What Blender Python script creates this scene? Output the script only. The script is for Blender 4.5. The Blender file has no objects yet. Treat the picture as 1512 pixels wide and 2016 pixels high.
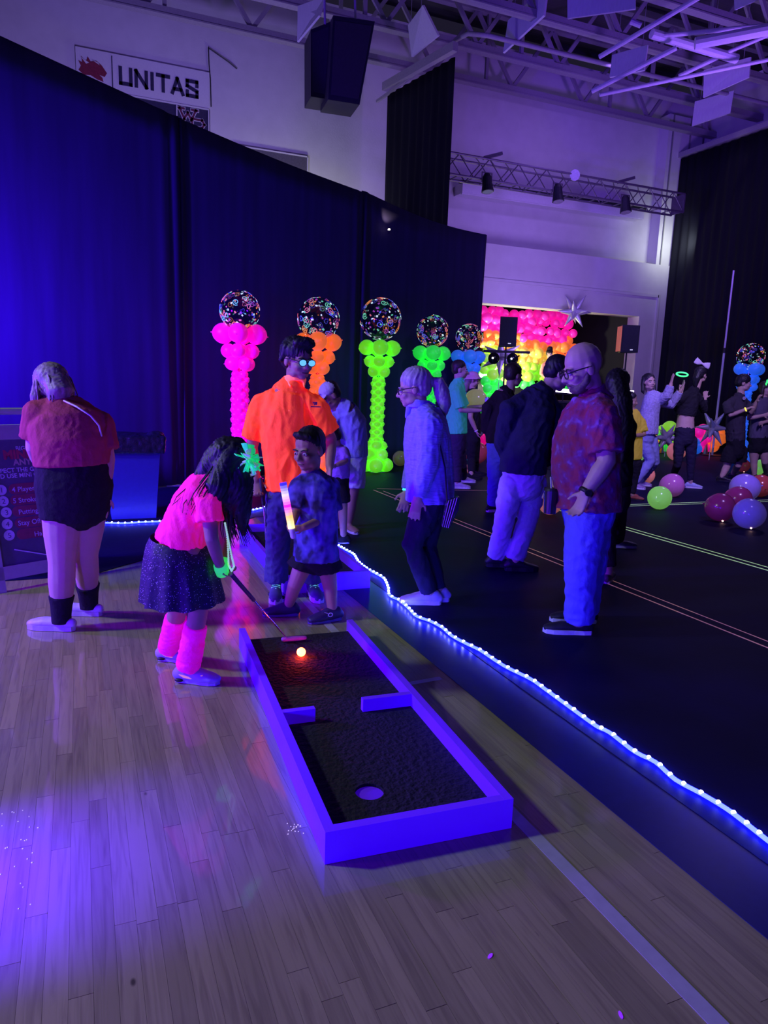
import bpy, math, random
import numpy as np
from mathutils import Vector

# ------------------------------------------------------------------ camera
scene = bpy.context.scene
COL = scene.collection
F, CX, CY = 1400.0, 756.0, 1008.0
PITCH, ROLL, YAW, H = math.radians(10.3), math.radians(2.0), math.radians(23.2), 1.5
A3 = np.array
fwd = A3([math.sin(YAW)*math.cos(PITCH), math.cos(YAW)*math.cos(PITCH), -math.sin(PITCH)])
r0 = A3([math.cos(YAW), -math.sin(YAW), 0.0]); u0 = np.cross(r0, fwd)
right = r0*math.cos(ROLL) + u0*math.sin(ROLL); upv = np.cross(right, fwd)
CAM = A3([0, 0, H])
camd = bpy.data.cameras.new('camera'); camo = bpy.data.objects.new('camera', camd); COL.objects.link(camo)
camd.sensor_fit = 'VERTICAL'; camd.sensor_height = 36.0; camd.lens = F/2016*36.0
camd.clip_start = .05; camd.clip_end = 200
M = np.eye(4); M[:3, 0] = right; M[:3, 1] = upv; M[:3, 2] = -fwd; M[:3, 3] = CAM
from mathutils import Matrix
camo.matrix_world = Matrix(M.tolist()); scene.camera = camo

# ------------------------------------------------------------------ view, world, lights
vs = scene.view_settings
vs.view_transform = 'Standard'; vs.look = 'None'; vs.gamma = 1; vs.exposure = 0.0; vs.use_curve_mapping = False
w = bpy.data.worlds.new('world'); scene.world = w; w.use_nodes = True
bg = w.node_tree.nodes['Background']; bg.inputs[0].default_value = (.30, .24, .62, 1); bg.inputs[1].default_value = .035

def look(o, target):
    d = Vector(target) - o.location
    o.rotation_euler = d.to_track_quat('-Z', 'Y').to_euler()
def area(name, loc, target, size, col, power, spread=180):
    l = bpy.data.lights.new(name, 'AREA'); l.shape = 'DISK'; l.size = size; l.color = col; l.energy = power
    l.spread = math.radians(spread)
    o = bpy.data.objects.new(name, l); COL.objects.link(o); o.location = loc; look(o, target); return o
VIO = (.105, .004, 1.0)
# violet black-light floods on low stands left of the camera
area('uv_flood', (-3.5, 3.0, .95), (2.0, 4.0, .8), .4, VIO, 210)
area('uv_flood', (-2.7, -1.3, .95), (1.8, 3.6, .75), .4, (.05, .0, 1.0), 215)
area('uv_flood', (-1.25, 2.05, .45), (-.62, 2.12, 0), .12, (.03, .0, 1.0), 60, 52)
area('uv_flood', (-3.3, 5.9, 1.7), (.4, 4.9, .9), .4, (.13, 0, 1.0), 330)
area('uv_flood', (-2.3, 6.9, 1.9), (-1.2, 8.8, 1.9), .4, (.08, .0, 1.0), 430, 110)
# dim work light high on the left
area('work_light', (-4.2, 4.6, 4.2), (1.0, 2.4, 0), .5, (.80, .92, 1.0), 140)
# two unseen purple fills added to brighten the people on the dance floor
area('purple_fill', (13.0, 10.2, 7.0), (9.0, 9.0, 0.5), 1.2, (.44, .32, 1.0), 70)
area('purple_fill', (5.5, 3.0, 6.3), (9.2, 9.6, 1.0), .8, (.42, .29, 1.0), 78, 62)
area('wall_wash', (11.0, 14.2, 2.6), (12.0, 18.4, 5.2), 2.0, (.42, .25, 1.0), 120)
area('truss_wash', (11.6, 14.4, 8.7), (12.0, 18.3, 5.6), .5, (.34, .18, 1.0), 20, 120)
area('wall_wash', (1.5, 13.2, 3.2), (2.0, 18.4, 7.6), 1.5, (.34, .24, 1.0), 260)
area('curtain_work_light', (5.4, 16.9, 4.4), (5.2, 18.5, 5.4), .6, (.95, .97, .9), 38)
area('curtain_work_light', (16.6, 16.9, 5.9), (16.9, 18.4, 6.0), .5, (.9, 1, .9), 15)
area('ceiling_wash', (12.0, 9.5, 4.5), (13, 13, 10), 1.2, (.30, .12, 1.0), 230)
area('stage_light', (11.5, 18.95, 1.35), (11.9, 19.6, 2.3), .3, (1.0, .92, .70), 150)

# ------------------------------------------------------------------ pixel <-> place helpers (1512 x 2016 frame)
def ray(x, y): return fwd + right*(x-CX)/F - upv*(y-CY)/F
def gnd(x, y, z=0.0):
    d = ray(x, y); return CAM + d*((z-H)/d[2])
def planeY(x, y, Y):
    d = ray(x, y); return CAM + d*(Y/d[1])
def planeX(x, y, X):
    d = ray(x, y); return CAM + d*(X/d[0])
ER = A3([r0[0], r0[1], 0.0]); ED = A3([fwd[0], fwd[1], 0.0]); ED = ED/np.linalg.norm(ED); UP = A3([0, 0, 1.0])
class Plane:
    """upright plane through a ground point, facing the camera; J(x, y, d) = point d metres behind it"""
    def __init__(s, gx, gy): s.g = gnd(gx, gy); s.D = (s.g-CAM) @ ED
    def __call__(s, x, y, d=0.0):
        r = ray(x, y); return CAM + r*((s.D+d)/(r @ ED))
def nrm(v): v = np.asarray(v, float); n = np.linalg.norm(v); return v/n if n > 1e-9 else v

# ------------------------------------------------------------------ materials
MATS = {}
def mat(name, col=(.5, .5, .5), rough=.6, e=None, es=0.0, var=.18, nscale=25., bump=.0, bscale=60., metal=0.0, spec=.5, alpha=1.0, stretch=(1, 1, 1), trans=0.0):
    if name in MATS: return MATS[name]
    m = bpy.data.materials.new(name); m.use_nodes = True; nt = m.node_tree; N = nt.nodes; L = nt.links
    b = N['Principled BSDF']
    tc = N.new('ShaderNodeTexCoord'); mp = N.new('ShaderNodeMapping'); mp.inputs['Scale'].default_value = stretch
    L.new(tc.outputs['Object'], mp.inputs['Vector'])
    no = N.new('ShaderNodeTexNoise'); no.inputs['Scale'].default_value = nscale; no.inputs['Detail'].default_value = 4
    L.new(mp.outputs[0], no.inputs['Vector'])
    mr = N.new('ShaderNodeMapRange'); mr.inputs[1].default_value = .25; mr.inputs[2].default_value = .75
    mr.inputs[3].default_value = 1-var; mr.inputs[4].default_value = 1+var; L.new(no.outputs[0], mr.inputs[0])
    mx = N.new('ShaderNodeVectorMath'); mx.operation = 'SCALE'; mx.inputs[0].default_value = col[:3]
    L.new(mr.outputs[0], mx.inputs['Scale']); L.new(mx.outputs[0], b.inputs['Base Color'])
    b.inputs['Roughness'].default_value = rough; b.inputs['Metallic'].default_value = metal
    b.inputs['Specular IOR Level'].default_value = spec; b.inputs['Alpha'].default_value = alpha
    b.inputs['Transmission Weight'].default_value = trans
    if e is not None:
        b.inputs['Emission Color'].default_value = (*e, 1); b.inputs['Emission Strength'].default_value = es
    if bump:
        n2 = N.new('ShaderNodeTexNoise'); n2.inputs['Scale'].default_value = bscale; n2.inputs['Detail'].default_value = 3
        L.new(mp.outputs[0], n2.inputs['Vector'])
        bp = N.new('ShaderNodeBump'); bp.inputs['Strength'].default_value = bump; bp.inputs['Distance'].default_value = .02
        L.new(n2.outputs[0], bp.inputs['Height']); L.new(bp.outputs[0], b.inputs['Normal'])
    MATS[name] = m; return m
def mat2(name, c1, c2, scale=12., thr=.5, soft=.06, rough=.7, c3=None, bump=.2, sp=None):
    """two- or three-tone printed cloth"""
    if name in MATS: return MATS[name]
    m = bpy.data.materials.new(name); m.use_nodes = True; nt = m.node_tree; N = nt.nodes; L = nt.links
    b = N['Principled BSDF']; tc = N.new('ShaderNodeTexCoord')
    no = N.new('ShaderNodeTexNoise'); no.inputs['Scale'].default_value = scale; no.inputs['Detail'].default_value = 2
    L.new(tc.outputs['Object'], no.inputs['Vector'])
    cr = N.new('ShaderNodeValToRGB'); r = cr.color_ramp
    r.elements[0].position = thr-soft; r.elements[0].color = (*c1, 1); r.elements[1].position = thr+soft; r.elements[1].color = (*c2, 1)
    if c3:
        k = r.elements.new(min(.98, thr+soft+.12)); k.color = (*c3, 1)
    L.new(no.outputs[0], cr.inputs[0]); out = cr.outputs[0]
    if sp:                       # sparkling sequins
        vo = N.new('ShaderNodeTexVoronoi'); vo.inputs['Scale'].default_value = sp[0]; L.new(tc.outputs['Object'], vo.inputs['Vector'])
        lt = N.new('ShaderNodeMath'); lt.operation = 'LESS_THAN'; lt.inputs[1].default_value = sp[1]; L.new(vo.outputs['Distance'], lt.inputs[0])
        mx = N.new('ShaderNodeMixRGB'); mx.inputs[2].default_value = (*sp[2], 1); L.new(lt.outputs[0], mx.inputs[0]); L.new(out, mx.inputs[1]); out = mx.outputs[0]
    L.new(out, b.inputs['Base Color']); b.inputs['Roughness'].default_value = rough
    n2 = N.new('ShaderNodeTexNoise'); n2.inputs['Scale'].default_value = 40; L.new(tc.outputs['Object'], n2.inputs['Vector'])
    bp = N.new('ShaderNodeBump'); bp.inputs['Strength'].default_value = bump; bp.inputs['Distance'].default_value = .02
    L.new(n2.outputs[0], bp.inputs['Height']); L.new(bp.outputs[0], b.inputs['Normal'])
    MATS[name] = m; return m

# ------------------------------------------------------------------ object helpers
def worldloc(o):
    p = A3([0., 0, 0])
    while o is not None: p = p + A3(o.location[:]); o = o.parent
    return p
def tag(o, label=None, cat=None, group=None, kind=None):
    if label: o['label'] = label
    if cat: o['category'] = cat
    if group: o['group'] = group
    if kind: o['kind'] = kind
    return o
def thing(name, loc, label, cat, group=None):
    o = bpy.data.objects.new(name, None); COL.objects.link(o); o.location = tuple(loc); o.empty_display_size = .1
    return tag(o, label, cat, group)
def mesh_of(name, V, Fc, mats, smooth=False, mi=None):
    me = bpy.data.meshes.new(name); me.from_pydata([tuple(map(float, v)) for v in V], [], Fc)
    for m in (mats if isinstance(mats, (list, tuple)) else [mats]): me.materials.append(m)
    if smooth: me.polygons.foreach_set('use_smooth', [True]*len(me.polygons))
    if mi is not None: me.polygons.foreach_set('material_index', mi)
    me.update(); return me
def obj(name, V, Fc, mats, parent=None, loc=None, smooth=False, mi=None):
    """V in world space"""
    V = np.asarray(V, float)
    if loc is None: loc = worldloc(parent) if parent is not None else A3([V[:, 0].mean(), V[:, 1].mean(), V[:, 2].min()])
    me = mesh_of(name, V-np.asarray(loc), Fc, mats, smooth, mi)
    o = bpy.data.objects.new(name, me); COL.objects.link(o)
    if parent is not None:
        o.parent = parent; o.location = tuple(np.asarray(loc)-worldloc(parent))
    else: o.location = tuple(loc)
    return o
def inst(name, me, parent, loc, scale=(1, 1, 1), rot=None):
    o = bpy.data.objects.new(name, me); COL.objects.link(o)
    if parent is not None: o.parent = parent; o.location = tuple(np.asarray(loc)-worldloc(parent))
    else: o.location = tuple(loc)
    o.scale = scale
    if rot is not None: o.rotation_euler = rot
    return o
class MB:
    """collects closed shells"""
    def __init__(s): s.V = []; s.F = []; s.mi = []; s.cur = 0
    def add(s, V, Fc):
        k = len(s.V); s.V.extend([A3(v, dtype=float) for v in V]); s.F.extend([tuple(i+k for i in f) for f in Fc]); s.mi.extend([s.cur]*len(Fc)); return s
    def box(s, c, sz, ax=None):
        c = A3(c, dtype=float); ax = ax or (A3([1., 0, 0]), A3([0, 1., 0]), A3([0, 0, 1.]))
        V = [c+ax[0]*sz[0]/2*i+ax[1]*sz[1]/2*j+ax[2]*sz[2]/2*k for k in (-1, 1) for j in (-1, 1) for i in (-1, 1)]
        return s.add(V, [(0, 2, 3, 1), (4, 5, 7, 6), (0, 1, 5, 4), (2, 6, 7, 3), (0, 4, 6, 2), (1, 3, 7, 5)])
    def bar(s, p, q, wd, ht=None, up=UP):
        p = A3(p, dtype=float); q = A3(q, dtype=float); d = q-p; L = np.linalg.norm(d); d = d/L
        sd = np.cross(d, up); sd = nrm(sd) if np.linalg.norm(sd) > 1e-4 else A3([1., 0, 0]); u = np.cross(sd, d)
        return s.box((p+q)/2, (wd, L, ht or wd), (sd, d, u))
    def loft(s, pts, rad, lat=None, n=12, round_=True):
        """pts: centres, rad: r or (a, b) per point; lat fixes the first ring axis"""
        P = [A3(p, dtype=float) for p in pts]; R = [(r, r) if np.isscalar(r) else r for r in rad]
        if round_:
            d0 = nrm(P[0]-P[1]); d1 = nrm(P[-1]-P[-2]); m0 = min(R[0]); m1 = min(R[-1])
            P = [P[0]+d0*m0*.8, P[0]+d0*m0*.45]+P+[P[-1]+d1*m1*.45, P[-1]+d1*m1*.8]
            R = [(R[0][0]*.5, R[0][1]*.5), (R[0][0]*.86, R[0][1]*.86)]+R+[(R[-1][0]*.86, R[-1][1]*.86), (R[-1][0]*.5, R[-1][1]*.5)]
        V = []; prev = None
        for i, p in enumerate(P):
            t = nrm(P[min(i+1, len(P)-1)]-P[max(i-1, 0)])
            if lat is not None: x = nrm(lat-t*(lat@t))
            else:
                a = prev if prev is not None else (A3([1., 0, 0]) if abs(t[0]) < .9 else A3([0, 1., 0])); x = nrm(a-t*(a@t))
            prev = x; y = np.cross(t, x)
            for k in range(n):
                an = 2*math.pi*k/n; V.append(p+x*R[i][0]*math.cos(an)+y*R[i][1]*math.sin(an))
        m = len(P); Fc = [(i*n+k, i*n+(k+1) % n, (i+1)*n+(k+1) % n, (i+1)*n+k) for i in range(m-1) for k in range(n)]
        Fc += [tuple(range(n-1, -1, -1)), tuple(range((m-1)*n, m*n))]
        return s.add(V, Fc)
    def ell(s, c, r, ax=None, n=14, m=9):
        c = A3(c, dtype=float); r = (r, r, r) if np.isscalar(r) else r
        ax = ax or (A3([1., 0, 0]), A3([0, 1., 0]), A3([0, 0, 1.]))
        V = []
        for j in range(1, m):
            th = math.pi*j/m
            for k in range(n):
                ph = 2*math.pi*k/n
                V.append(c+ax[0]*r[0]*math.sin(th)*math.cos(ph)+ax[1]*r[1]*math.sin(th)*math.sin(ph)+ax[2]*r[2]*math.cos(th))
        V += [c+ax[2]*r[2], c-ax[2]*r[2]]; T = len(V)-2
        Fc = [(j*n+k, (j+1)*n+k, (j+1)*n+(k+1) % n, j*n+(k+1) % n) for j in range(m-2) for k in range(n)]
        Fc += [(T, k, (k+1) % n) for k in range(n)] + [(T+1, (m-2)*n+(k+1) % n, (m-2)*n+k) for k in range(n)]
        return s.add(V, Fc)
    def poly(s, pts, nv, th):
        """flat outline extruded by th along nv"""
        n = len(pts); P = [A3(p, dtype=float) for p in pts]; nv = A3(nv, dtype=float)
        V = P+[p+nv*th for p in P]
        return s.add(V, [tuple(range(n-1, -1, -1)), tuple(range(n, 2*n))]+[(i, (i+1) % n, (i+1) % n+n, i+n) for i in range(n)])
    def build(s, name, mats, parent=None, loc=None, smooth=False):
        return obj(name, s.V, s.F, mats, parent, loc, smooth, s.mi if isinstance(mats, (list, tuple)) else None)
PEND = []
def soft(name, mb, mt, parent, vox, it=5, disp=None):
    """union the shells of mb into one smooth skin (resolved in flush())"""
    o = mb.build(name, mt, parent, smooth=True)
    r = o.modifiers.new('r', 'REMESH'); r.mode = 'VOXEL'; r.voxel_size = vox; r.use_smooth_shade = True
    sm = o.modifiers.new('s', 'SMOOTH'); sm.iterations = it; sm.factor = .5
    PEND.append((o, disp)); return o
def flush():
    dg = bpy.context.evaluated_depsgraph_get()
    res = [(o, d, bpy.data.meshes.new_from_object(o.evaluated_get(dg))) for o, d in PEND]
    for o, d, me in res:
        o.modifiers.clear(); o.data = me; me.polygons.foreach_set('use_smooth', [True]*len(me.polygons))
        if d is not None:
            n = len(me.vertices); V = np.empty(n*3); me.vertices.foreach_get('co', V); V = V.reshape(-1, 3)
            Nn = np.empty(n*3); me.vertex_normals.foreach_get('vector', Nn); Nn = Nn.reshape(-1, 3)
            V = V+Nn*d(V)[:, None]; me.vertices.foreach_set('co', V.ravel()); me.update()
    PEND.clear()
def wrinkle(amp, k=26., seed=0, vert=.5):
    k = k*2.3; amp = amp*.85
    r = np.random.RandomState(seed); K = r.normal(size=(6, 3)); K[:, 2] *= vert
    K = K/np.linalg.norm(K, axis=1)[:, None]*k*r.uniform(.6, 1.7, 6)[:, None]; ph = r.uniform(0, 6.28, 6)
    def f(V):
        w_ = np.sin(V@(K[0]*.35)+ph[0])*1.6
        s_ = sum(np.sin(V@K[i]+ph[i]+w_*1.3) for i in range(1, 6))/2.6
        return amp*(1.3*(1-np.abs(s_))-.65)
    return f
def strands(amp, seed=0, k=300.):
    r = np.random.RandomState(int(seed)+3); fr = r.uniform(14, 70, 7); zs = r.uniform(-25, 25, 7); ph = r.uniform(0, 6.28, 7)
    def f(V):
        a = np.arctan2(V[:, 1]-V[:, 1].mean(), V[:, 0]-V[:, 0].mean())+.25*np.sin(V[:, 2]*21+seed)
        return amp*.32*sum(np.sin(a*np.round(fr[i])+V[:, 2]*zs[i]+ph[i]) for i in range(7))
    return f
def text_geo(s, org, xd, yd, h, nv, mt, parent, name='lettering', width=None, bold=0.0, align='LEFT'):
    cu = bpy.data.curves.new('t', 'FONT'); cu.body = s; cu.size = 1.0; cu.align_x = align; cu.extrude = .02; cu.offset = bold; cu.resolution_u = 3
    o = bpy.data.objects.new('t', cu); COL.objects.link(o); bpy.context.view_layer.update()
    me = bpy.data.meshes.new_from_object(o.evaluated_get(bpy.context.evaluated_depsgraph_get()))
    V = A3([v.co[:] for v in me.vertices]); Fc = [tuple(p.vertices) for p in me.polygons]
    bpy.data.objects.remove(o); bpy.data.curves.remove(cu); bpy.data.meshes.remove(me)
    k = h/.70; wd = V[:, 0].max()-V[:, 0].min(); kx = (width/wd) if width else k
    P = [A3(org)+A3(xd)*v[0]*kx+A3(yd)*v[1]*k+A3(nv)*(v[2]+.02)*k*.15 for v in V]
    return obj(name, P, Fc, mt, parent)
def strokes(mb, segs, org, xd, yd, nv, wd, th):
    for (x0, y0, x1, y1) in segs:
        p = org+xd*x0+yd*y0; q = org+xd*x1+yd*y1; d = nrm(q-p); sd = np.cross(nv, d)
        mb.box((p+q)/2+nv*th/2, (np.linalg.norm(q-p)+wd*.9, wd, th), (d, sd, nv))

# ------------------------------------------------------------------ setting
rnd = random.Random(7)
def wood(name, island):
    m = bpy.data.materials.new(name); m.use_nodes = True; nt = m.node_tree; N = nt.nodes; L = nt.links; b = N['Principled BSDF']
    geo = N.new('ShaderNodeNewGeometry'); oi = N.new('ShaderNodeObjectInfo')
    rv = geo.outputs['Random Per Island'] if island else oi.outputs['Random']
    cmb = N.new('ShaderNodeCombineXYZ'); ml = N.new('ShaderNodeMath'); ml.operation = 'MULTIPLY'; ml.inputs[1].default_value = 37.
    L.new(rv, ml.inputs[0]); L.new(ml.outputs[0], cmb.inputs[2])
    ad = N.new('ShaderNodeVectorMath'); L.new(geo.outputs['Position'], ad.inputs[0]); L.new(cmb.outputs[0], ad.inputs[1])
    mp = N.new('ShaderNodeMapping'); mp.inputs['Scale'].default_value = (60, 3.0, 1); L.new(ad.outputs[0], mp.inputs[0])
    no = N.new('ShaderNodeTexNoise'); no.inputs['Scale'].default_value = 1.; no.inputs['Detail'].default_value = 5; no.inputs['Distortion'].default_value = .8
    L.new(mp.outputs[0], no.inputs['Vector'])
    r1 = N.new('ShaderNodeValToRGB'); e = r1.color_ramp.elements
    e[0].position = .22; e[0].color = (.27, .24, .085, 1); e[1].position = .55; e[1].color = (.42, .39, .135, 1); L.new(no.outputs[0], r1.inputs[0])
    tone = N.new('ShaderNodeMapRange'); tone.inputs[3].default_value = .80; tone.inputs[4].default_value = 1.08; L.new(rv, tone.inputs[0])
    mx = N.new('ShaderNodeVectorMath'); mx.operation = 'SCALE'; L.new(r1.outputs[0], mx.inputs[0]); L.new(tone.outputs[0], mx.inputs['Scale'])
    vo = N.new('ShaderNodeTexVoronoi'); vo.inputs['Scale'].default_value = 1.0
    m2 = N.new('ShaderNodeMapping'); m2.inputs['Scale'].default_value = (6, 3.2, 1); L.new(ad.outputs[0], m2.inputs[0]); L.new(m2.outputs[0], vo.inputs['Vector'])
    lt = N.new('ShaderNodeMapRange'); lt.inputs[1].default_value = .035; lt.inputs[2].default_value = .06; lt.inputs[3].default_value = .25; lt.inputs[4].default_value = 1; L.new(vo.outputs['Distance'], lt.inputs[0])
    m3 = N.new('ShaderNodeVectorMath'); m3.operation = 'SCALE'; L.new(mx.outputs[0], m3.inputs[0]); L.new(lt.outputs[0], m3.inputs['Scale'])
    L.new(m3.outputs[0], b.inputs['Base Color'])
    b.inputs['Roughness'].default_value = .34; b.inputs['Specular IOR Level'].default_value = .42
    b.inputs['Coat Weight'].default_value = .9; b.inputs['Coat Roughness'].default_value = .055
    bp = N.new('ShaderNodeBump'); bp.inputs['Strength'].default_value = .12; bp.inputs['Distance'].default_value = .004
    L.new(no.outputs[0], bp.inputs['Height']); L.new(bp.outputs[0], b.inputs['Normal'])
    return m
W1, W2 = wood('maple_plank', False), wood('maple_plank_far', True)
fl = MB().box((5, 8.5, -.06), (34, 24, .1)).build('floor', mat('subfloor', (.13, .10, .06), .6), loc=(0, 0, 0)); tag(fl, kind='structure')
pw = .0572; planks = []
x = -3.4; 
while x < 1.72:
    y = -1.2 + rnd.uniform(0, .8)
    while y < 8.2:
        l = rnd.choice((.38, .5, .62, .75, .9, 1.1)); planks.append((x+pw/2, y+l/2, l)); y += l
    x += pw
def inview(p):
    v = A3([p[0], p[1], 0])-CAM; z = v@fwd
    if z < .2: return 0
    px, py = CX+F*(v@right)/z, CY-F*(v@upv)/z
    return (1/z**2)*p[2] if -40 < px < 1560 and -20 < py < 2150 and p[0] < 1.75 else 0
planks.sort(key=lambda p: -inview(p))
ub = MB().box((0, 0, -.5), (1, 1, 1)); ume = mesh_of('plank', ub.V, ub.F, W1)
for p in planks[:298]:
    inst('plank', ume, fl, (p[0], p[1], -rnd.random()*.0004), (pw-.0006, p[2]-.0016, .009))
mb = MB()
for p in planks[298:]: mb.box((p[0], p[1], -.0047), (pw-.0006, p[2]-.0016, .009))
tag(mb.build('planks', W2, fl, loc=(0, 0, 0)), kind='stuff')

# black dance-floor cover with its navy border strip
blk = mat('black_floor_cover', (.005, .004, .040), .6, var=.25, nscale=3., bump=.05, bscale=30., spec=.10)
cov = [(2.0, -1.5), (17.2, -1.5), (17.2, 18.0), (-6, 18.0), (-6, 5.6), (-.3, 5.6), (.08, 5.66), (.59, 6.12), (1.21, 6.98), (1.72, 7.6), (2.0, 7.6)]
mb = MB().poly([(a, b_, .0012) for a, b_ in cov], UP, .003)
tag(mb.build('dance_floor_cover', blk, loc=(5, 8, 0)), 'black sheet floor covering spread over the dance floor', 'floor covering')
mb = MB().box((1.86, 3.05, .0014), (.282, 9.1, .002))
tag(mb.build('border_strip', mat('navy_vinyl', (.008, .010, .11), .32, var=.1, spec=.18), loc=(1.86, 3.0, 0)), 'glossy navy strip between the maple planks and the rope light', 'floor covering')
white_line = mat('court_paint', (.52, .52, .44), .3, var=.08)
def strip(p, q, wd, z=.0004, th=.0012):
    p = A3([p[0], p[1], z+th/2]); q = A3([q[0], q[1], z+th/2]); return MB().bar(p, q, wd, th)
tag(strip((1.362, -.5), (1.385, 7.0), .05).build('trim_1', white_line), kind='structure')
tag(strip(gnd(806, 1346), gnd(868, 1335), .035).build('trim_2', white_line), kind='structure')
pinkt = mat('pink_tape', (.75, .34, .33), .5, e=(1., .42, .40), es=.16); greent = mat('green_tape', (.6, .85, .5), .5, e=(.62, 1., .45), es=.42)
for i, (xx, y0, y1, mt_, wd, lb) in enumerate((
    (3.77, 1.0, 9.2, pinkt, .013, 'thin pink glowing floor line passing the bald man, nearer of the pair'),
    (3.87, 1.0, 9.08, pinkt, .010, 'thin pink glowing floor line passing the bald man, farther of the pair'),
    (5.47, 2.0, 7.25, greent, .020, 'green glowing floor line running to the right edge, nearer of the pair'),
    (5.57, 2.0, 7.12, greent, .016, 'green glowing floor line running to the right edge, farther of the pair'))):
    tag(strip((xx, y0), (xx, y1), wd, .0045).build('tape_line', mt_), lb, 'tape', 'glowing tape lines on the dance floor')
for p, q, mt_, wd, lb in (((742, 963), (1010, 967), pinkt, .012, 'faint pink floor line crossing behind the silver-haired woman'),
    ((1180, 999), (1540, 987), greent, .014, 'green floor line crossing under the loose balloons, nearer of the pair'),
    ((1180, 996), (1540, 984), greent, .012, 'green floor line crossing under the loose balloons, farther of the pair')):
    tag(strip(gnd(*p), gnd(*q), wd, .0045).build('tape_line', mt_), lb, 'tape', 'glowing tape lines on the dance floor')

# walls
wallm = mat('white_block_wall', (.62, .60, .62), .85, var=.05, nscale=3., bump=.15, bscale=25.)
darkm = mat('stage_black', (.012, .012, .016), .9)
tag(MB().box((-4, 18.5, 5.2), (26, .4, 10.6)).box((17.6, 18.5, 5.2), (2.5, .4, 10.6)).box((12.675, 18.5, 7.6), (7.35, .4, 5.8)).build('wall_back', wallm, loc=(5, 18.5, 0)), kind='structure')
tag(MB().box((-9.2, 8, 5.2), (.4, 21, 10.6)).build('wall_left', wallm), kind='structure')
tag(MB().box((18.2, 8, 5.2), (.4, 21, 10.6)).build('wall_right', wallm), kind='structure')
# proscenium in front of the back wall: header, piers, raised trim
pros = MB().box((12.85, 18.1, 4.57), (8.95, .5, 1.58)).box((16.66, 18.1, 1.89), (1.36, .5, 3.78)).box((8.6, 18.1, 1.89), (.5, .5, 3.78))
pros = tag(pros.build('wall_stage', wallm, loc=(12, 18.1, 0)), kind='structure')
tr = MB().bar((8.5, 17.83, 4.42), (16.64, 17.83, 4.42), .05, .07).bar((16.64, 17.83, 4.46), (16.64, 17.83, .0), .07, .05)
tag(tr.build('trim_3', wallm, loc=(12, 17.83, 0)), kind='structure')
tag(MB().box((12.3, 23.8, 2.2), (9, .2, 4.4)).box((8.3, 21, 2.2), (.2, 5.6, 4.4)).box((16.3, 21, 2.2), (.2, 5.6, 4.4)).box((12.3, 21, 4.35), (8.4, 5.6, .1)).build('wall_stage_inside', darkm, loc=(12, 21, 0)), kind='structure')
tag(MB().box((12.4, 21.0, .5), (7.2, 5.3, 1.0)).build('stage_floor', mat('stage_deck', (.03, .02, .018), .5)), kind='structure')
# pilaster on the right of the upper wall
tag(MB().box((17.15, 18.15, 7.5), (1.35, .5, 4.3)).build('wall_pilaster', wallm), kind='structure')
tag(MB().box((16.62, 17.88, 7.5), (.03, .03, 4.3)).box((17.3, 17.88, 7.5), (.03, .03, 4.3)).build('trim_4', mat('conduit_grey', (.2, .2, .22), .5)), kind='structure')
deck = mat('ceiling_deck', (.075, .07, .075), .8, stretch=(.2, 30, 1), nscale=1., var=.25, bump=.5, bscale=1.)
tag(MB().box((5, 8.4, 11.2), (34, 21, .2)).build('ceiling', deck), kind='structure')

# roof trusses running parallel to the back wall
steel = mat('painted_steel', (.31, .28, .33), .55, var=.1)
yt = [17.62, 16.0, 14.15, 12.45, 10.7]
ords = ['against the back wall', 'second from the back wall', 'third from the back wall', 'fourth from the back wall', 'nearest the camera at the top right corner']
webm = MB().box((0, 0, 0), (1, 1, 1)); webme = mesh_of('web_member', webm.V, webm.F, steel)
for k, Y in enumerate(yt):
    t = thing('roof_truss', (8, Y, 9.2), 'painted steel roof truss '+ords[k], 'truss', 'steel roof trusses')
    x0, x1 = -3, 18
    MB().box(((x0+x1)/2, Y-.06, 9.2), (x1-x0, .05, .16)).box(((x0+x1)/2, Y+.06, 9.2), (x1-x0, .05, .16)).box(((x0+x1)/2, Y, 9.13), (x1-x0, .2, .03)).build('bottom_chord', steel, t)
    MB().box(((x0+x1)/2, Y, 10.9), (x1-x0, .18, .16)).build('top_chord', steel, t)
    xx = x0+.3*k; up_ = True
    while xx < x1-1.3:
        p = A3([xx, Y, 9.25 if up_ else 10.85]); q = A3([xx+1.15, Y, 10.85 if up_ else 9.25]); d = q-p
        inst('web_member', webme, t, (p+q)/2, (np.linalg.norm(d), .07, .09), (0, -math.atan2(d[2], d[0]), 0)); xx += 1.15; up_ = not up_
    for xv in range(-2, 18, 4): inst('web_member', webme, t, (xv, Y, 10.05), (.08, .08, 1.6))
# sprinkler pipe with its elbow
pp = [gnd(880, 100, 8.9), gnd(898, 78, 8.9), gnd(922, 66, 8.9), gnd(960, 70, 8.9), gnd(1200, 128, 8.9), gnd(1512, 205, 8.9), gnd(1700, 252, 8.9)]
tag(MB().loft(pp, [.05]*7, n=10).build('ceiling_pipe', steel, smooth=True), 'bent grey pipe running under the roof trusses to the right', 'pipe')
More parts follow.
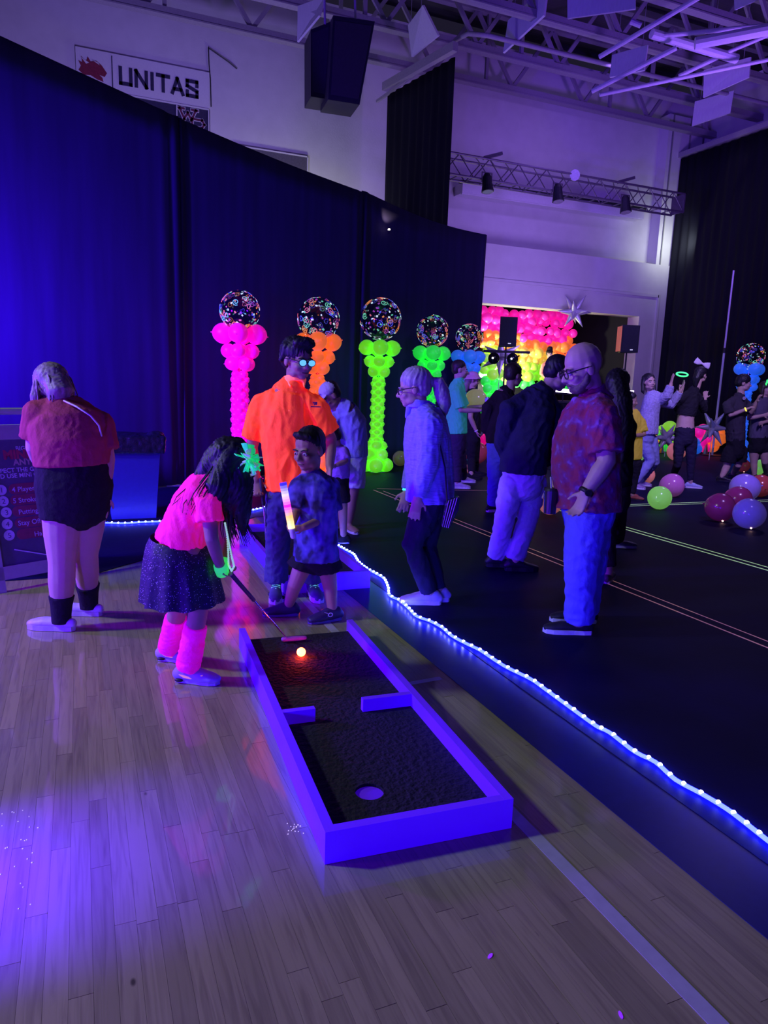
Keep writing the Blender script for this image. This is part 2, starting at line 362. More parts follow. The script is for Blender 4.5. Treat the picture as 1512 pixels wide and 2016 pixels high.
# acoustic baffles
baf = mat('white_baffle', (.55, .54, .62), .8, var=.06, nscale=40, stretch=(1, 1, .2), bump=.1)
for i, (cs, Y0, Y1, lb) in enumerate((
    (((1117, -30), (1251, -45), (1251, 17), (1117, 36)), 11.2, 10.4, 'cut by the top edge above the tubes'),
    (((1205, 108), (1275, 88), (1268, 138), (1200, 152)), 13.6, 12.9, 'behind the crossing white tubes'),
    (((1386, 138), (1478, 112), (1474, 152), (1384, 192)), 13.2, 12.3, 'under the long tube at the right'),
    (((1368, 200), (1445, 178), (1438, 222), (1362, 248)), 15.2, 14.5, 'lowest at the right above the side curtain'),
    (((1000, 40), (1078, -30), (1070, 30), (990, 104)), 15.3, 13.8, 'right of the black hanging curtain'),
    (((803, 50), (832, 10), (862, 70), (810, 112)), 15.6, 14.9, 'between two trusses beside the hanging curtain'),
    (((586, 12), (640, -8), (628, 30), (585, 82)), 15.0, 14.4, 'just left of the hanging loudspeakers'),
    (((1444, -30), (1512, -50), (1512, -10), (1446, 20)), 11.0, 10.2, 'cut by the top right corner'))):
    a = planeY(*cs[0], Y0); b_ = planeY(*cs[1], Y1); c = planeY(*cs[2], Y1); d = planeY(*cs[3], Y0)
    nv = nrm(np.cross(b_-a, d-a))
    t = thing('acoustic_baffle', (a+b_+c+d)/4, 'white sound baffle hanging under the roof '+lb, 'baffle', 'white acoustic baffles')
    MB().poly([a, b_, c, d], nv, .05).build('panel', baf, t)
    for q in (a*.85+b_*.15, a*.15+b_*.85):
        if q[2] < 11.0: MB().loft([q-UP*.05+nv*.025, A3([q[0], q[1], 11.12])+nv*.025], [.006, .006], n=5, round_=False).build('hanger_wire', steel, t)
# folded basketball backstop
bs = thing('backstop_frame', planeY(1400, 90, 10.8), 'white tubular basketball backstop frame folded up under the roof', 'backstop')
whs = mat('white_steel', (.66, .62, .70), .45, var=.06)
for (a, b_, Ya, Yb, r) in (((1180, 112), (1378, -6), 12.2, 10.6, .045), ((1165, 180), (1332, 94), 12.4, 11.2, .045), ((1180, 187), (1530, 114), 12.0, 10.8, .035),
    ((1290, 72), (1530, 48), 11.4, 10.4, .04), ((1283, 66), (1450, 116), 11.4, 11.2, .085), ((1368, 86), (1530, 55), 11.0, 10.2, .10), ((1336, 150), (1432, 104), 11.8, 11.2, .04),
    ((1430, 104), (1530, 62), 11.2, 10.6, .035), ((1242, 42), (1262, 50), 11.5, 11.4, .05)):
    MB().loft([planeY(*a, Ya), planeY(*b_, Yb)], [r, r], n=10, round_=False).build('tube', whs, bs)

# black drapes -------------------------------------------------------------
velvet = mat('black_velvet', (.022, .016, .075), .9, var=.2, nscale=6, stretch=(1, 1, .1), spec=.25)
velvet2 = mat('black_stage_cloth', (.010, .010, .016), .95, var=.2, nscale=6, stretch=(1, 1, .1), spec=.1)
def drape(name, p0, p1, zt0, zt1, zb, folds, label, mt_, sag=.0, n=90, flat=0.0, group=None):
    p0 = A3([*p0, 0.]); p1 = A3([*p1, 0.]); d = p1-p0; L_ = np.linalg.norm(d); d = d/L_; nv = A3([d[1], -d[0], 0.])
    V = []; rows = 14; r = random.Random(int(L_*100)); ph = r.uniform(0, 6)
    for side in (0, .012):
        for j in range(rows+1):
            t = j/rows
            for i in range(n+1):
                s = i/n; e = max(math.exp(-(s/.04)**2), math.exp(-((1-s)/.04)**2)); a = flat+(1-flat)*1 if flat == 0 else flat+e
                amp = .055*a*(.35+.65*t)
                w_ = math.sin(s*folds*2*math.pi+ph+.6*math.sin(s*9+t*2))*amp+.25*amp*math.sin(s*folds*5.1+t*3)
                zt = zt0+(zt1-zt0)*s-sag*math.sin(math.pi*s)+sag*.6*e*0
                z = zt+(zb-zt)*t
                V.append(p0+d*L_*s+nv*(w_+side)+UP*z)
    m_ = (rows+1)*(n+1); F_ = []
    for j in range(rows):
        for i in range(n):
            a = j*(n+1)+i; q = (a, a+1, a+n+2, a+n+1); F_.append(q); F_.append(tuple(k+m_ for k in reversed(q)))
    for i in range(n): F_.append((i+1, i, i+m_, i+1+m_)); k = rows*(n+1)+i; F_.append((k, k+1, k+1+m_, k+m_))
    for j in range(rows):
        a = j*(n+1); F_.append((a, a+n+1, a+n+1+m_, a+m_)); a += n; F_.append((a+n+1, a, a+m_, a+n+1+m_))
    o = obj(name, V, F_, mt_, smooth=True); return tag(o, label, 'curtain', group)
cl = lambda X: 9.4+.55*X
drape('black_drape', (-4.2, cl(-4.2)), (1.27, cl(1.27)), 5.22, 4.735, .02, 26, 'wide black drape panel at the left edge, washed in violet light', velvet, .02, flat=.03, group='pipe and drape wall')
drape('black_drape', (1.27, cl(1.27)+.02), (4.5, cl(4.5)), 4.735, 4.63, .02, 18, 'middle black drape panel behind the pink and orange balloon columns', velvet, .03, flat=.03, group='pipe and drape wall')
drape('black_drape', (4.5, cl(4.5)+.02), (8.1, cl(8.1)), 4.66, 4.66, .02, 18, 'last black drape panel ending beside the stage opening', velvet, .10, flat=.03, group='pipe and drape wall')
drape('hanging_curtain', (7.25, 17.6), (7.72, 15.0), 8.45, 8.45, 4.0, 9, 'tall narrow black curtain hanging high between the wall sections', velvet2, n=70)
drape('side_curtain', (17.0, 17.85), (16.7, 5.5), 8.45, 8.3, .02, 40, 'huge black curtain covering the right side wall', velvet2, n=240)
# drape uprights
polem = mat('aluminium_pole', (.5, .5, .52), .4, metal=.8)
for X, lb in ((1.27, 'at the first drape seam'), (4.5, 'at the second drape seam'), (8.1, 'at the stage end of the drape wall')):
    t = thing('drape_stand', (X, cl(X)+.12, 0), 'slim upright drape pole '+lb, 'stand', 'drape uprights')
    MB().loft([(X, cl(X)+.12, .01), (X, cl(X)+.12, 4.55)], [.024, .022], n=10, round_=False).build('pole', polem, t)
    MB().box((X, cl(X)+.12, .008), (.45, .45, .012)).build('base_plate', polem, t)
# beam holding the hanging curtain
tag(MB().bar(planeY(742, 200, 17.9), (7.5, 16.6, 8.62), .06, .06).bar((7.2, 17.7, 8.66), (7.72, 15.0, 8.66), .14, .18).build('curtain_beam', steel), 'steel beam carrying the tall hanging curtain', 'beam')
tag(MB().bar((17.0, 18.0, 8.56), (16.7, 5.4, 8.42), .14, .14).build('curtain_beam', steel), 'steel beam along the top of the right side curtain', 'beam')

# wall boards ---------------------------------------------------------------
WY = 18.29
def wp(x, y, Y=WY): return planeY(x, y, Y)
XW, ZW, NW = A3([1., 0, 0]), A3([0, 0, 1.]), A3([0, -1., 0])
ub_ = thing('name_board', (1.6, WY, 7.66), 'white sponsor board with red dragon head and dark block letters', 'sign')
brd = mat('sign_white', (.66, .64, .68), .6, var=.04); navy = mat('sign_navy', (.03, .025, .07), .6); red = mat('sign_red', (.22, .02, .05), .6)
MB().box((1.62, WY-.02, 8.03), (2.85, .04, .77)).build('board', brd, ub_)
MB().box((.93, WY-.045, 8.0), (.022, .012, .72)).build('divider', navy, ub_)
let = {'U': [(0, 1, 0, 0), (0, 0, .8, 0), (.8, 0, .8, 1)], 'N': [(0, 0, 0, 1), (0, 1, .8, 0), (.8, 0, .8, 1)], 'I': [(0, 0, 0, 1)], 'T': [(-.05, 1, .85, 1), (.4, 1, .4, 0)],
       'A': [(0, 0, .4, 1), (.4, 1, .85, 0), (.18, .28, .66, .28)], 'S': [(.8, .72, .8, 1), (.8, 1, 0, 1), (0, 1, 0, .68), (0, .64, .8, .36), (.8, .32, .8, 0), (.8, 0, 0, 0), (0, 0, 0, .28)]}
xx = 1.10
for ch, adv in (('U', .33), ('N', .34), ('I', .13), ('T', .31), ('A', .33), ('S', .3)):
    mb = MB(); s_ = .31
    strokes(mb, [(a*.27, b_*s_, c*.27, d*s_) for a, b_, c, d in let[ch]], A3([xx, WY-.041, 7.84]), XW, ZW, NW, .074, .012)
    mb.build('letter', navy, ub_); xx += adv
dr = [(0, 0), (.05, .12), (0, .25), (.08, .22), (.06, .38), (.16, .27), (.2, .40), (.26, .28), (.38, .33), (.5, .22), (.6, .05), (.55, -.06), (.44, -.03), (.36, .04), (.5, -.1), (.52, -.2), (.38, -.16), (.25, -.08), (.1, -.1)]
MB().poly([(.25+a*.95, WY-.041, 7.95+b_*.75) for a, b_ in dr], NW, .012).build('dragon_emblem', red, ub_)
MB().poly([(.30, WY-.054, 8.22), (.46, WY-.054, 8.13), (.40, WY-.054, 8.10)], NW, .004).poly([(.52, WY-.054, 8.20), (.68, WY-.054, 8.12), (.64, WY-.054, 8.17)], NW, .004).build('emblem_highlight', brd, ub_)
wb = thing('letter_board', (2.2, WY, 6.9), 'dark board with outlined initials under the white sponsor board', 'sign')
MB().box((1.9, WY-.015, 7.22), (2.3, .03, .78)).build('board', navy, wb)
fr = MB()
for p, q in (((.9, 7.62), (3.03, 7.62)), ((2.30, 7.60), (2.30, 6.9)), ((3.02, 7.6), (3.02, 6.84))): fr.bar((p[0], WY-.04, p[1]), (q[0], WY-.04, q[1]), .025, .03)
fr.build('frame', brd, wb)
for ox, oz, seg in ((2.36, 7.21, [(0, 1, .16, .35), (.16, .35, .28, .8), (.28, .8, .4, .35), (.4, .35, .56, 1), (-.05, 1, .15, 1), (.42, 1, .62, 1)]), (2.64, 7.02, [(0, 0, 0, 1), (0, 1, .34, 1), (.34, 1, .42, .75), (.42, .75, .34, .5), (.34, .5, 0, .5), (-.08, 0, .12, 0)])):
    mb = MB(); strokes(mb, [(a*.66, b_*.34, c*.66, d*.34) for a, b_, c, d in seg], A3([ox, WY-.031, oz]), XW, ZW, NW, .075, .006)
    k = mb.build('initial', brd, wb)
    mb = MB(); strokes(mb, [(a*.66, b_*.34, c*.66, d*.34) for a, b_, c, d in seg], A3([ox, WY-.038, oz]), XW, ZW, NW, .045, .006)
    mb.build('initial_fill', mat('sign_dark_red', (.12, .02, .06), .6), k)
pb = thing('wall_panel', (4.6, WY, 6.4), 'grey wall board with a pale frame just above the drape', 'panel')
MB().box((4.55, WY-.02, 6.5), (1.75, .04, .85)).build('board', mat('panel_grey', (.10, .09, .12), .6), pb)
fr = MB().bar((3.66, WY-.04, 6.94), (5.44, WY-.04, 6.94), .03, .03).bar((5.43, WY-.04, 6.95), (5.43, WY-.04, 6.06), .03, .03)
fr.build('frame', brd, pb)
# wall cable
tag(MB().loft([(3.03, WY-.02, 8.95), (3.04, WY-.02, 8.6), (3.07, WY-.02, 8.28), (3.08, WY-.02, 7.7)], [.012]*4, n=6).build('cable', mat('black_rubber', (.01, .01, .012), .5)), 'thin dark cable hanging down the wall beside the sponsor board', 'cable')
tag(MB().loft([(3.05, WY-.02, 8.93), (3.5, WY-.03, 8.72), (3.68, WY-.02, 8.62)], [.012]*3, n=6).build('cable', mat('black_rubber')), 'short dark cable slanting across the wall under the first truss', 'cable')

# hanging loudspeaker cluster (two splayed columns of cabinets)
spk = mat('speaker_black', (.012, .012, .02), .6, bump=.1, bscale=150)
gr = mat('speaker_grille', (.02, .02, .03), .7, bump=.4, bscale=400)
hs = thing('hanging_loudspeaker', planeY(675, 200, 12), 'cluster of black loudspeakers hanging from the roof at the top centre', 'speaker')
for (tl, tr_, br_, bl, Y, dp, nm) in (((612, 58), (662, 38), (664, 198), (612, 190), 12.3, .55, 'left_cabinet'), ((656, 30), (738, 42), (708, 206), (646, 196), 12.0, .6, 'right_cabinet')):
    a, b_, c, d = [planeY(*p, Y) for p in (tl, tr_, br_, bl)]
    o = MB().poly([a, b_, c, d], A3([.1, 1., 0]), dp).build('cabinet', spk, hs)
    cc = (a+b_+c+d)/4; g4 = [cc+(p-cc)*.88-A3([0, .012, 0]) for p in (a, b_, c, d)]
    MB().poly(g4, A3([0, 1., 0]), .012).build('grille', gr, o)
for xx in (640, 700): MB().loft([planeY(xx, 46, 12.3), planeY(xx-2, -40, 12.3)], [.02, .02], n=6).build('hanger', steel, hs)

# lighting truss in front of the stage wall
TY = 15.6
ft = thing('lighting_truss', planeY(1100, 370, TY), 'black box truss with stage lamps hanging in front of the wall', 'truss')
tm = mat('truss_metal', (.14, .12, .16), .45, metal=.5)
xa, xb, zt, zb2 = 7.86, 15.12, 6.74, 6.28
ch = [(0, zt), (0, zb2), (.42, zt), (.42, zb2)]
for dy, z in ch: MB().loft([(xa, TY+dy, z), (xb, TY+dy, z)], [.028, .028], n=8, round_=False).build('chord', tm, ft)
mb = MB(); n_ = 18
for i in range(n_):
    x0_ = xa+(xb-xa)*i/n_; x1_ = xa+(xb-xa)*(i+1)/n_
    for dy in (0, .42): mb.loft([(x0_, TY+dy, zt if i % 2 else zb2), (x1_, TY+dy, zb2 if i % 2 else zt)], [.014, .014], n=6, round_=False)
    mb.loft([(x0_, TY, zt), (x1_, TY+.42, zt)], [.012, .012], n=6, round_=False); mb.loft([(x0_, TY, zb2), (x0_, TY+.42, zb2)], [.012, .012], n=6, round_=False)
mb.build('lacing', tm, ft)
MB().box((xb, TY+.21, 6.51), (.04, .46, .46)).build('end_plate', tm, ft)
for xx in (9.2, 13.2): MB().box((xx, TY+.1, zt+.12), (.5, .12, .07), (nrm(A3([1, 0, .35])), A3([0, 1., 0]), nrm(A3([-.35, 0, 1])))).build('bracket', tm, ft)
for (px, py, lb) in ((958, 360, 'leftmost of the three'), (1097, 380, 'middle one of the three'), (1230, 402, 'rightmost of the three')):
    c = planeY(px, py, TY-.05); t = thing('stage_lamp', c, 'black can-shaped stage lamp under the lighting truss, '+lb, 'lamp', 'stage lamps on the truss')
    MB().loft([c+A3([0, 0, .2]), c+A3([0, 0, .12]), c+A3([.01, -.02, -.06]), c+A3([.02, -.04, -.20])], [.065, .11, .12, .15], n=16, round_=False).build('housing', spk, t, smooth=False)
    MB().loft([c+A3([.02, -.042, -.202]), c+A3([.02, -.044, -.212])], [.125, .125], n=16, round_=False).build('lens', mat('lamp_lens', (.16, .13, .2), .15), t)
    MB().bar(c+A3([-.13, 0, -.0]), c+A3([-.13, 0, .22]), .02).bar(c+A3([.13, 0, -.0]), c+A3([.13, 0, .22]), .02).bar(c+A3([-.14, 0, .22]), c+A3([.14, 0, .22]), .025).bar(c+A3([0, 0, .2]), A3([c[0], TY+.0, zb2+.03]), .03).build('yoke', tm, t)
c = planeY(1131, 345, TY-.015)
dd = MB().loft([c, c+A3([-.008, -.03, -.004])], [.13, .13], n=20, round_=False).build('round_reflector', mat('pale_disc', (.5, .45, .62), .5)); tag(dd, 'pale round disc fixed to the middle of the lighting truss', 'disc')
# projection screen case on the wall
sc = thing('screen_case', (12.2, 18.2, 6.3), 'long pale projection screen case mounted on the upper wall', 'screen')
a = wp(899, 375, 18.16); b_ = wp(1253, 426, 18.16)
MB().bar(a-A3([0, .1, 0]), b_-A3([0, .1, 0]), .46, .25).build('case', brd, sc); MB().bar(a+A3([-.06, -.28, .155]), b_+A3([.06, -.28, .155]), .14, .06).build('top_rail', spk, sc)
MB().bar(a+A3([0, -.28, -.14]), b_+A3([0, -.28, -.14]), .06, .03).build('bottom_bar', brd, sc)

# ------------------------------------------------------------------ mini golf holes
lit_paint = mat('violet_lit_white_board', (.22, .045, .90), .5, e=(.07, .0, 1.0), es=.25, var=.05, nscale=8, stretch=(1, 1, 1), bump=.06)  # white boards; the black-light violet is painted into their colour and glow
turf = mat2('black_turf', (.004, .0035, .011), (.012, .010, .028), 160, .5, .15, .85, bump=.7, sp=(95, .035, (.35, .33, .8)))
def golf_hole(org, ang, wd, ln, ht, deckz, label, far_wall, hole=None, dividers=()):
    u = A3([math.cos(ang), -math.sin(ang), 0.]); v = A3([math.sin(ang), math.cos(ang), 0.]); o = A3([*org, 0.])
    ax = (u, v, UP); P = lambda a, b_, z: o+u*a+v*b_+UP*z; tk = .034
    t = thing('mini_golf_hole', P(wd/2, ln/2, 0), label, 'golf hole', 'portable mini golf holes')
    MB().box(P(tk/2, ln/2, ht/2+.001), (tk, ln+.05, ht), ax).build('side_board', lit_paint, t)
    MB().box(P(wd-tk/2, ln/2, ht/2+.001), (tk, ln+.05, ht), ax).build('side_board', lit_paint, t)
    MB().box(P(wd/2, tk/2-.025, ht/2+.001), (wd-2*tk-.001, tk, ht), ax).build('end_board', lit_paint, t)
    if far_wall: MB().box(P(wd/2, ln-tk/2, ht/2+.001), (wd-2*tk-.001, tk, ht), ax).build('end_board', lit_paint, t)
    a0, a1, b0, b1 = tk, wd-tk, tk-.02, ln-(tk if far_wall else 0); zt = deckz
    mb = MB()
    if hole:
        hx, hy, hr = hole; q = hr*1.5
        for (c0, c1, d0, d1) in ((a0, a1, b0, hy-q), (a0, a1, hy+q, b1), (a0, hx-q, hy-q, hy+q), (hx+q, a1, hy-q, hy+q)):
            mb.box(P((c0+c1)/2, (d0+d1)/2, zt-.012), (c1-c0, d1-d0, .024), ax)
        n = 32; V = []; 
        for k in range(n):
            an = 2*math.pi*k/n; cx, sx = math.cos(an), math.sin(an); m_ = max(abs(cx), abs(sx))
            V += [P(hx+hr*cx, hy+hr*sx, zt), P(hx+q*cx/m_, hy+q*sx/m_, zt), P(hx+hr*cx, hy+hr*sx, zt-.024)]
        mb.add(V, [f for k in range(n) for f in (((k*3), k*3+1, ((k+1) % n)*3+1, ((k+1) % n)*3), (k*3, ((k+1) % n)*3, ((k+1) % n)*3+2, k*3+2))])
    else: mb.box(P((a0+a1)/2, (b0+b1)/2, zt-.012), (a1-a0, b1-b0, .024), ax)
    mb.build('turf', turf, t)
    if hole:
        cup = MB(); n = 32
        V = [P(hx+(hr+.001)*math.cos(2*math.pi*k/n), hy+(hr+.001)*math.sin(2*math.pi*k/n), z) for z in (zt-.006, .040) for k in range(n)]
        V += [P(hx+(hr+.012)*math.cos(2*math.pi*k/n), hy+(hr+.012)*math.sin(2*math.pi*k/n), z) for z in (zt-.026, .004) for k in range(n)]
        cup.add(V, [f for k in range(n) for f in ((k, k+n, (k+1) % n+n, (k+1) % n), (k+2*n, (k+1) % n+2*n, (k+1) % n+3*n, k+3*n))]+[tuple(range(n, 2*n))])
        cup.build('cup', lit_paint, t)
    for (da, db, b_) in dividers: MB().box(P((da+db)/2, b_, (ht+zt)/2+.001), (db-da, .03, ht-zt-.002), ax).build('divider', lit_paint, t)
    return P
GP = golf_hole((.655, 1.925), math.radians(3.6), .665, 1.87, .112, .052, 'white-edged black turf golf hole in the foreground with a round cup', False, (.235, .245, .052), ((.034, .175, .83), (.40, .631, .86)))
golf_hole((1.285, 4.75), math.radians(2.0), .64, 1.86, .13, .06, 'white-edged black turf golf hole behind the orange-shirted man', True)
bp_ = gnd(593, 1284, .075)
gb = MB().ell(bp_, .0235, n=28, m=18).build('golf_ball', mat('glow_ball', (.9, .5, .2), .4, e=(1.0, .055, .011), es=55.0, var=.02), smooth=True)
gb.location.z = .0525; tag(gb, "glowing yellow-orange golf ball on the foreground turf", "golf ball")

# ------------------------------------------------------------------ rope light
ropeT = mat('rope_light_tube', (.05, .08, .9), .3, e=(.0060, .0090, 1.0), es=58.0, var=.05)
bead = mat('led_bead', (.9, .9, 1), .3, e=(.75, .85, 1.0), es=30, var=.02)
def rope(pix, label, lift=()):
    pts = [gnd(x, y, .016) for x, y in pix]; P = []
    for i in range(len(pts)-1):                     # Catmull-Rom
        p0, p1, p2, p3 = pts[max(i-1, 0)], pts[i], pts[i+1], pts[min(i+2, len(pts)-1)]
        n = max(3, int(np.linalg.norm(p2-p1)/.03))
        for k in range(n):
            t = k/n; P.append(.5*((2*p1)+(p2-p0)*t+(2*p0-5*p1+4*p2-p3)*t*t+(3*p1-p0-3*p2+p3)*t**3))
    P.append(pts[-1]); t = thing('rope_light', P[len(P)//2]*A3([1, 1, 0]), label, 'rope light', 'blue rope lights on the floor')
    MB().loft(P, [.0085]*len(P), n=8).build('tube', ropeT, t, smooth=True)
    mb = MB(); acc = 0; last = P[0]
    for p in P:
        acc += np.linalg.norm(p-last); last = p
        if acc > .043: acc = 0; mb.ell(p+UP*.004, (.0092, .0092, .0092), n=8, m=6)
    tag(mb.build('led_beads', bead, t, smooth=True), kind='stuff')
rope([(648, 1060), (660, 1070), (680, 1082), (696, 1091), (706, 1106), (722, 1119), (742, 1130), (756, 1139), (764, 1156), (767, 1172), (785, 1181), (803, 1196), (820, 1213), (845, 1222), (870, 1235), (890, 1252), (920, 1268), (945, 1280), (975, 1300), (1000, 1315), (1045, 1337), (1075, 1358), (1130, 1398), (1175, 1430), (1200, 1442), (1250, 1480), (1290, 1500), (1330, 1535), (1380, 1562), (1430, 1592), (1470, 1622), (1512, 1655), (1600, 1720)],
     'wavy blue-white rope light along the dance floor edge')
rope([(150, 1030), (205, 1029), (240, 1030), (280, 1028), (322, 1026), (380, 1022), (432, 1016), (456, 1013), (482, 1007), (520, 999), (560, 985), (590, 975)], 'straight blue-white rope light on the floor behind the girl')

# ------------------------------------------------------------------ rules sign
sp0, sp1 = A3([-.60, 5.26, 0]), A3([.085, 5.62, 0]); sx_ = nrm(sp1-sp0); sn = A3([sx_[1], -sx_[0], 0]); SW = np.linalg.norm(sp1-sp0)
lean = .24; sh = 1.12; sy = nrm(-sn*lean+UP*sh); snn = np.cross(sx_, sy)
sg = thing('rules_sign', (sp0+sp1)/2-sn*.15, 'grey folding rules sign beside the woman in the red tee', 'sign')
sgm = mat('sign_plastic', (.40, .42, .40), .5, var=.06); sgd = mat('sign_sheet', (.10, .10, .16), .55, var=.1)
sax = (sx_, snn, sy); SP = lambda a, b_, c=0: sp0+sx_*a+sy*b_+snn*c
L_ = math.hypot(lean, sh)
for back in (0, 1):
    if back: ax2 = (sx_, nrm(sn*lean*1.2+UP*sh), None); up2 = nrm(sn*lean*1.2+UP*sh); Q = lambda a, b_, c=0: sp0-sn*(2.35*lean)+sx_*a+up2*b_+np.cross(sx_, up2)*c; axs = (sx_, np.cross(sx_, up2), up2)
    else: Q = SP; axs = sax
    MB().box(Q(SW/2, L_-.05, -.02), (SW, .04, .10), axs).box(Q(.05, L_/2, -.02), (.10, .04, L_), axs).box(Q(SW-.025, L_/2, -.02), (.05, .04, L_), axs).box(Q(SW/2, .13, -.02), (SW, .04, .09), axs).build('panel_frame', sgm, sg)
    MB().box(Q(SW/2, L_/2+.04, -.03), (SW-.08, .02, L_-.16), axs).build('sheet', sgd, sg)
hb = MB(); hx0, hx1 = .33, .60
for p, q in (((.185, L_-.02), (.21, L_+.10)), ((.21, L_+.10), (.46, L_+.10)), ((.46, L_+.10), (.49, L_-.02))): hb.loft([SP(*p, -.02), SP(*q, -.02)], [.024, .024], n=8)
hb.build('handle', sgm, sg)
def signpt(x, y, off=.004):
    r = ray(x, y); o = sp0+snn*off; return CAM+r*(((o-CAM)@snn)/(r@snn))
tw = mat('sign_text_lavender', (.62, .60, .78), .6); trd = mat('sign_text_red', (.42, .05, .10), .6); tyl = mat('sign_text_tan', (.5, .42, .33), .6); pill = mat('sign_pill', (.26, .05, .10), .6)
OFF = -.0185
for s_, x, y, h, m_, b_ in (('BIG IDEA', 31, 887, .030, tw, .02), ('MINI GOLF', 7, 904, .060, trd, .05), ('ANYWHERE', 27, 916, .042, tyl, .03), ('RESPECT THE GAME,', -20, 933, .030, tw, .02), ('AND USE MINI GOLF', -18, 944, .030, tw, .02)):
    text_geo(s_, signpt(x, y, OFF), sx_, sy, h, snn, m_, sg, bold=b_)
for k, (cx, cy, px, s_, tx, ty) in enumerate(((2, 965, 17, '4 Player Limit', 24, 967), (6, 987, 20, '5 Stroke Limit', 26, 989), (12, 1009, 24, 'Putting', 37, 1011), (14, 1032, 29, 'Stay Off', 36, 1033), (18, 1054, 33, 'Ha', 68, 1054))):
    c = signpt(cx, cy, OFF-.001); MB().loft([c, c+snn*.004], [.036, .036], lat=sx_, n=24, round_=False).build('number_disc', tw, sg)
    text_geo(str(k+1), c-sx_*.011-sy*.018+snn*.005, sx_, sy, .036, snn, sgd, sg, name='number')
    a = signpt(px, cy-1, OFF-.001); n = 10; hh = .037; ww = .42
    pts = [a+sx_*(hh-hh*math.sin(math.pi*i/n))+sy*hh*math.cos(math.pi*i/n) for i in range(n+1)]+[a+sx_*(ww+hh*math.sin(math.pi*i/n))-sy*hh*math.cos(math.pi*i/n) for i in range(n+1)]
    MB().poly(pts[::-1], snn, .003).build('rule_bar', pill, sg)
    text_geo(s_, signpt(tx, ty+2, OFF+.003), sx_, sy, .034, snn, tw, sg, bold=.01)
a = signpt(28, 1082, OFF); b_ = signpt(130, 1098, OFF); MB().bar(a, b_, .008, .014, up=snn).build('printed_club', tw, sg)

# ------------------------------------------------------------------ bin
bc = gnd(262, 1016); t = thing('trash_bin', bc, 'tall rectangular blue-lit rubbish bin with black bag by the drape', 'bin')
binm = mat('bin_plastic', (.03, .03, .22), .4, var=.06)
def taper(mb, c, w0, d0, w1, d1, z0, z1):
    V = [c+A3([sx2*w_/2, sy2*d_/2, z]) for z, w_, d_ in ((z0, w0, d0), (z1, w1, d1)) for sx2, sy2 in ((-1, -1), (1, -1), (1, 1), (-1, 1))]
    return mb.add(V, [(3, 2, 1, 0), (4, 5, 6, 7)]+[(i, (i+1) % 4, (i+1) % 4+4, i+4) for i in range(4)])
taper(MB(), bc, .44, .36, .56, .46, .006, .84).build('body', binm, t)
taper(MB(), bc, .60, .50, .62, .52, .80, .86).build('rim', binm, t)
for k in (): MB().box(bc+A3([k*.15, -.222, .4]), (.03, .012, .6), (A3([1., 0, 0]), nrm(A3([0, 1., .055])), nrm(A3([0, .06, 1.])))).build('rib', binm, t)
bag = MB(); taper(bag, bc, .64, .54, .66, .56, .70, .875); bag.ell(bc+A3([.24, -.1, .88]), (.09, .08, .04)); bag.ell(bc+A3([-.1, .0, .87]), (.22, .2, .03))
soft('bin_bag', bag, mat('black_bag', (.015, .015, .03), .25, bump=.3), t, .014, 3, wrinkle(.008, 30, 3))

# ------------------------------------------------------------------ balloons
def balloon_mesh(name, m_, n=22, k=14):
    V, Fc = [], []
    for j in range(1, k):
        th = math.pi*j/k; z = math.cos(th); rr = math.sin(th)*(1+.06*z)
        for i in range(n): V.append((rr*math.cos(2*math.pi*i/n), rr*math.sin(2*math.pi*i/n), z*1.04))
    V += [(0, 0, 1.04), (0, 0, -1.08)]; T = len(V)-2
    Fc = [(j*n+i, (j+1)*n+i, (j+1)*n+(i+1) % n, j*n+(i+1) % n) for j in range(k-2) for i in range(n)]
    Fc += [(T, i, (i+1) % n) for i in range(n)]+[(T+1, (k-2)*n+(i+1) % n, (k-2)*n+i) for i in range(n)]
    b0 = len(V)                                      # knot
    for z, r_ in ((-1.05, .03), (-1.12, .035), (-1.17, .07)):
        V += [(r_*math.cos(2*math.pi*i/8), r_*math.sin(2*math.pi*i/8), z) for i in range(8)]
    Fc += [(b0+j*8+i, b0+j*8+8+i, b0+j*8+8+(i+1) % 8, b0+j*8+(i+1) % 8) for j in range(2) for i in range(8)]+[tuple(b0+16+i for i in range(7, -1, -1))]
    return mesh_of(name, V, Fc, m_, True)
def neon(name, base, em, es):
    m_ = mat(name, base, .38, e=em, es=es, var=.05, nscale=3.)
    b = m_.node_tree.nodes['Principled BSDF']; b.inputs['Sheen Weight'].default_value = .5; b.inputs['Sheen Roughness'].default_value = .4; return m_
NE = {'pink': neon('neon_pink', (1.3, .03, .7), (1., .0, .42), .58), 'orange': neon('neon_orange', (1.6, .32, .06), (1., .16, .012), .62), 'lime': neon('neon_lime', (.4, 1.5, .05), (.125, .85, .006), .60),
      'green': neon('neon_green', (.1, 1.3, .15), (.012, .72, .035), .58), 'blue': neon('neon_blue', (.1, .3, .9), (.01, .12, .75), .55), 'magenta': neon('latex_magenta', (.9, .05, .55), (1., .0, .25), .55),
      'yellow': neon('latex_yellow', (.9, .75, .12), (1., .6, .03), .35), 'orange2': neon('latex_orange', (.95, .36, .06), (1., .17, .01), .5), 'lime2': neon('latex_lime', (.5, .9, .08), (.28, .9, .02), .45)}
BM = {k: balloon_mesh('balloon', m_) for k, m_ in NE.items()}
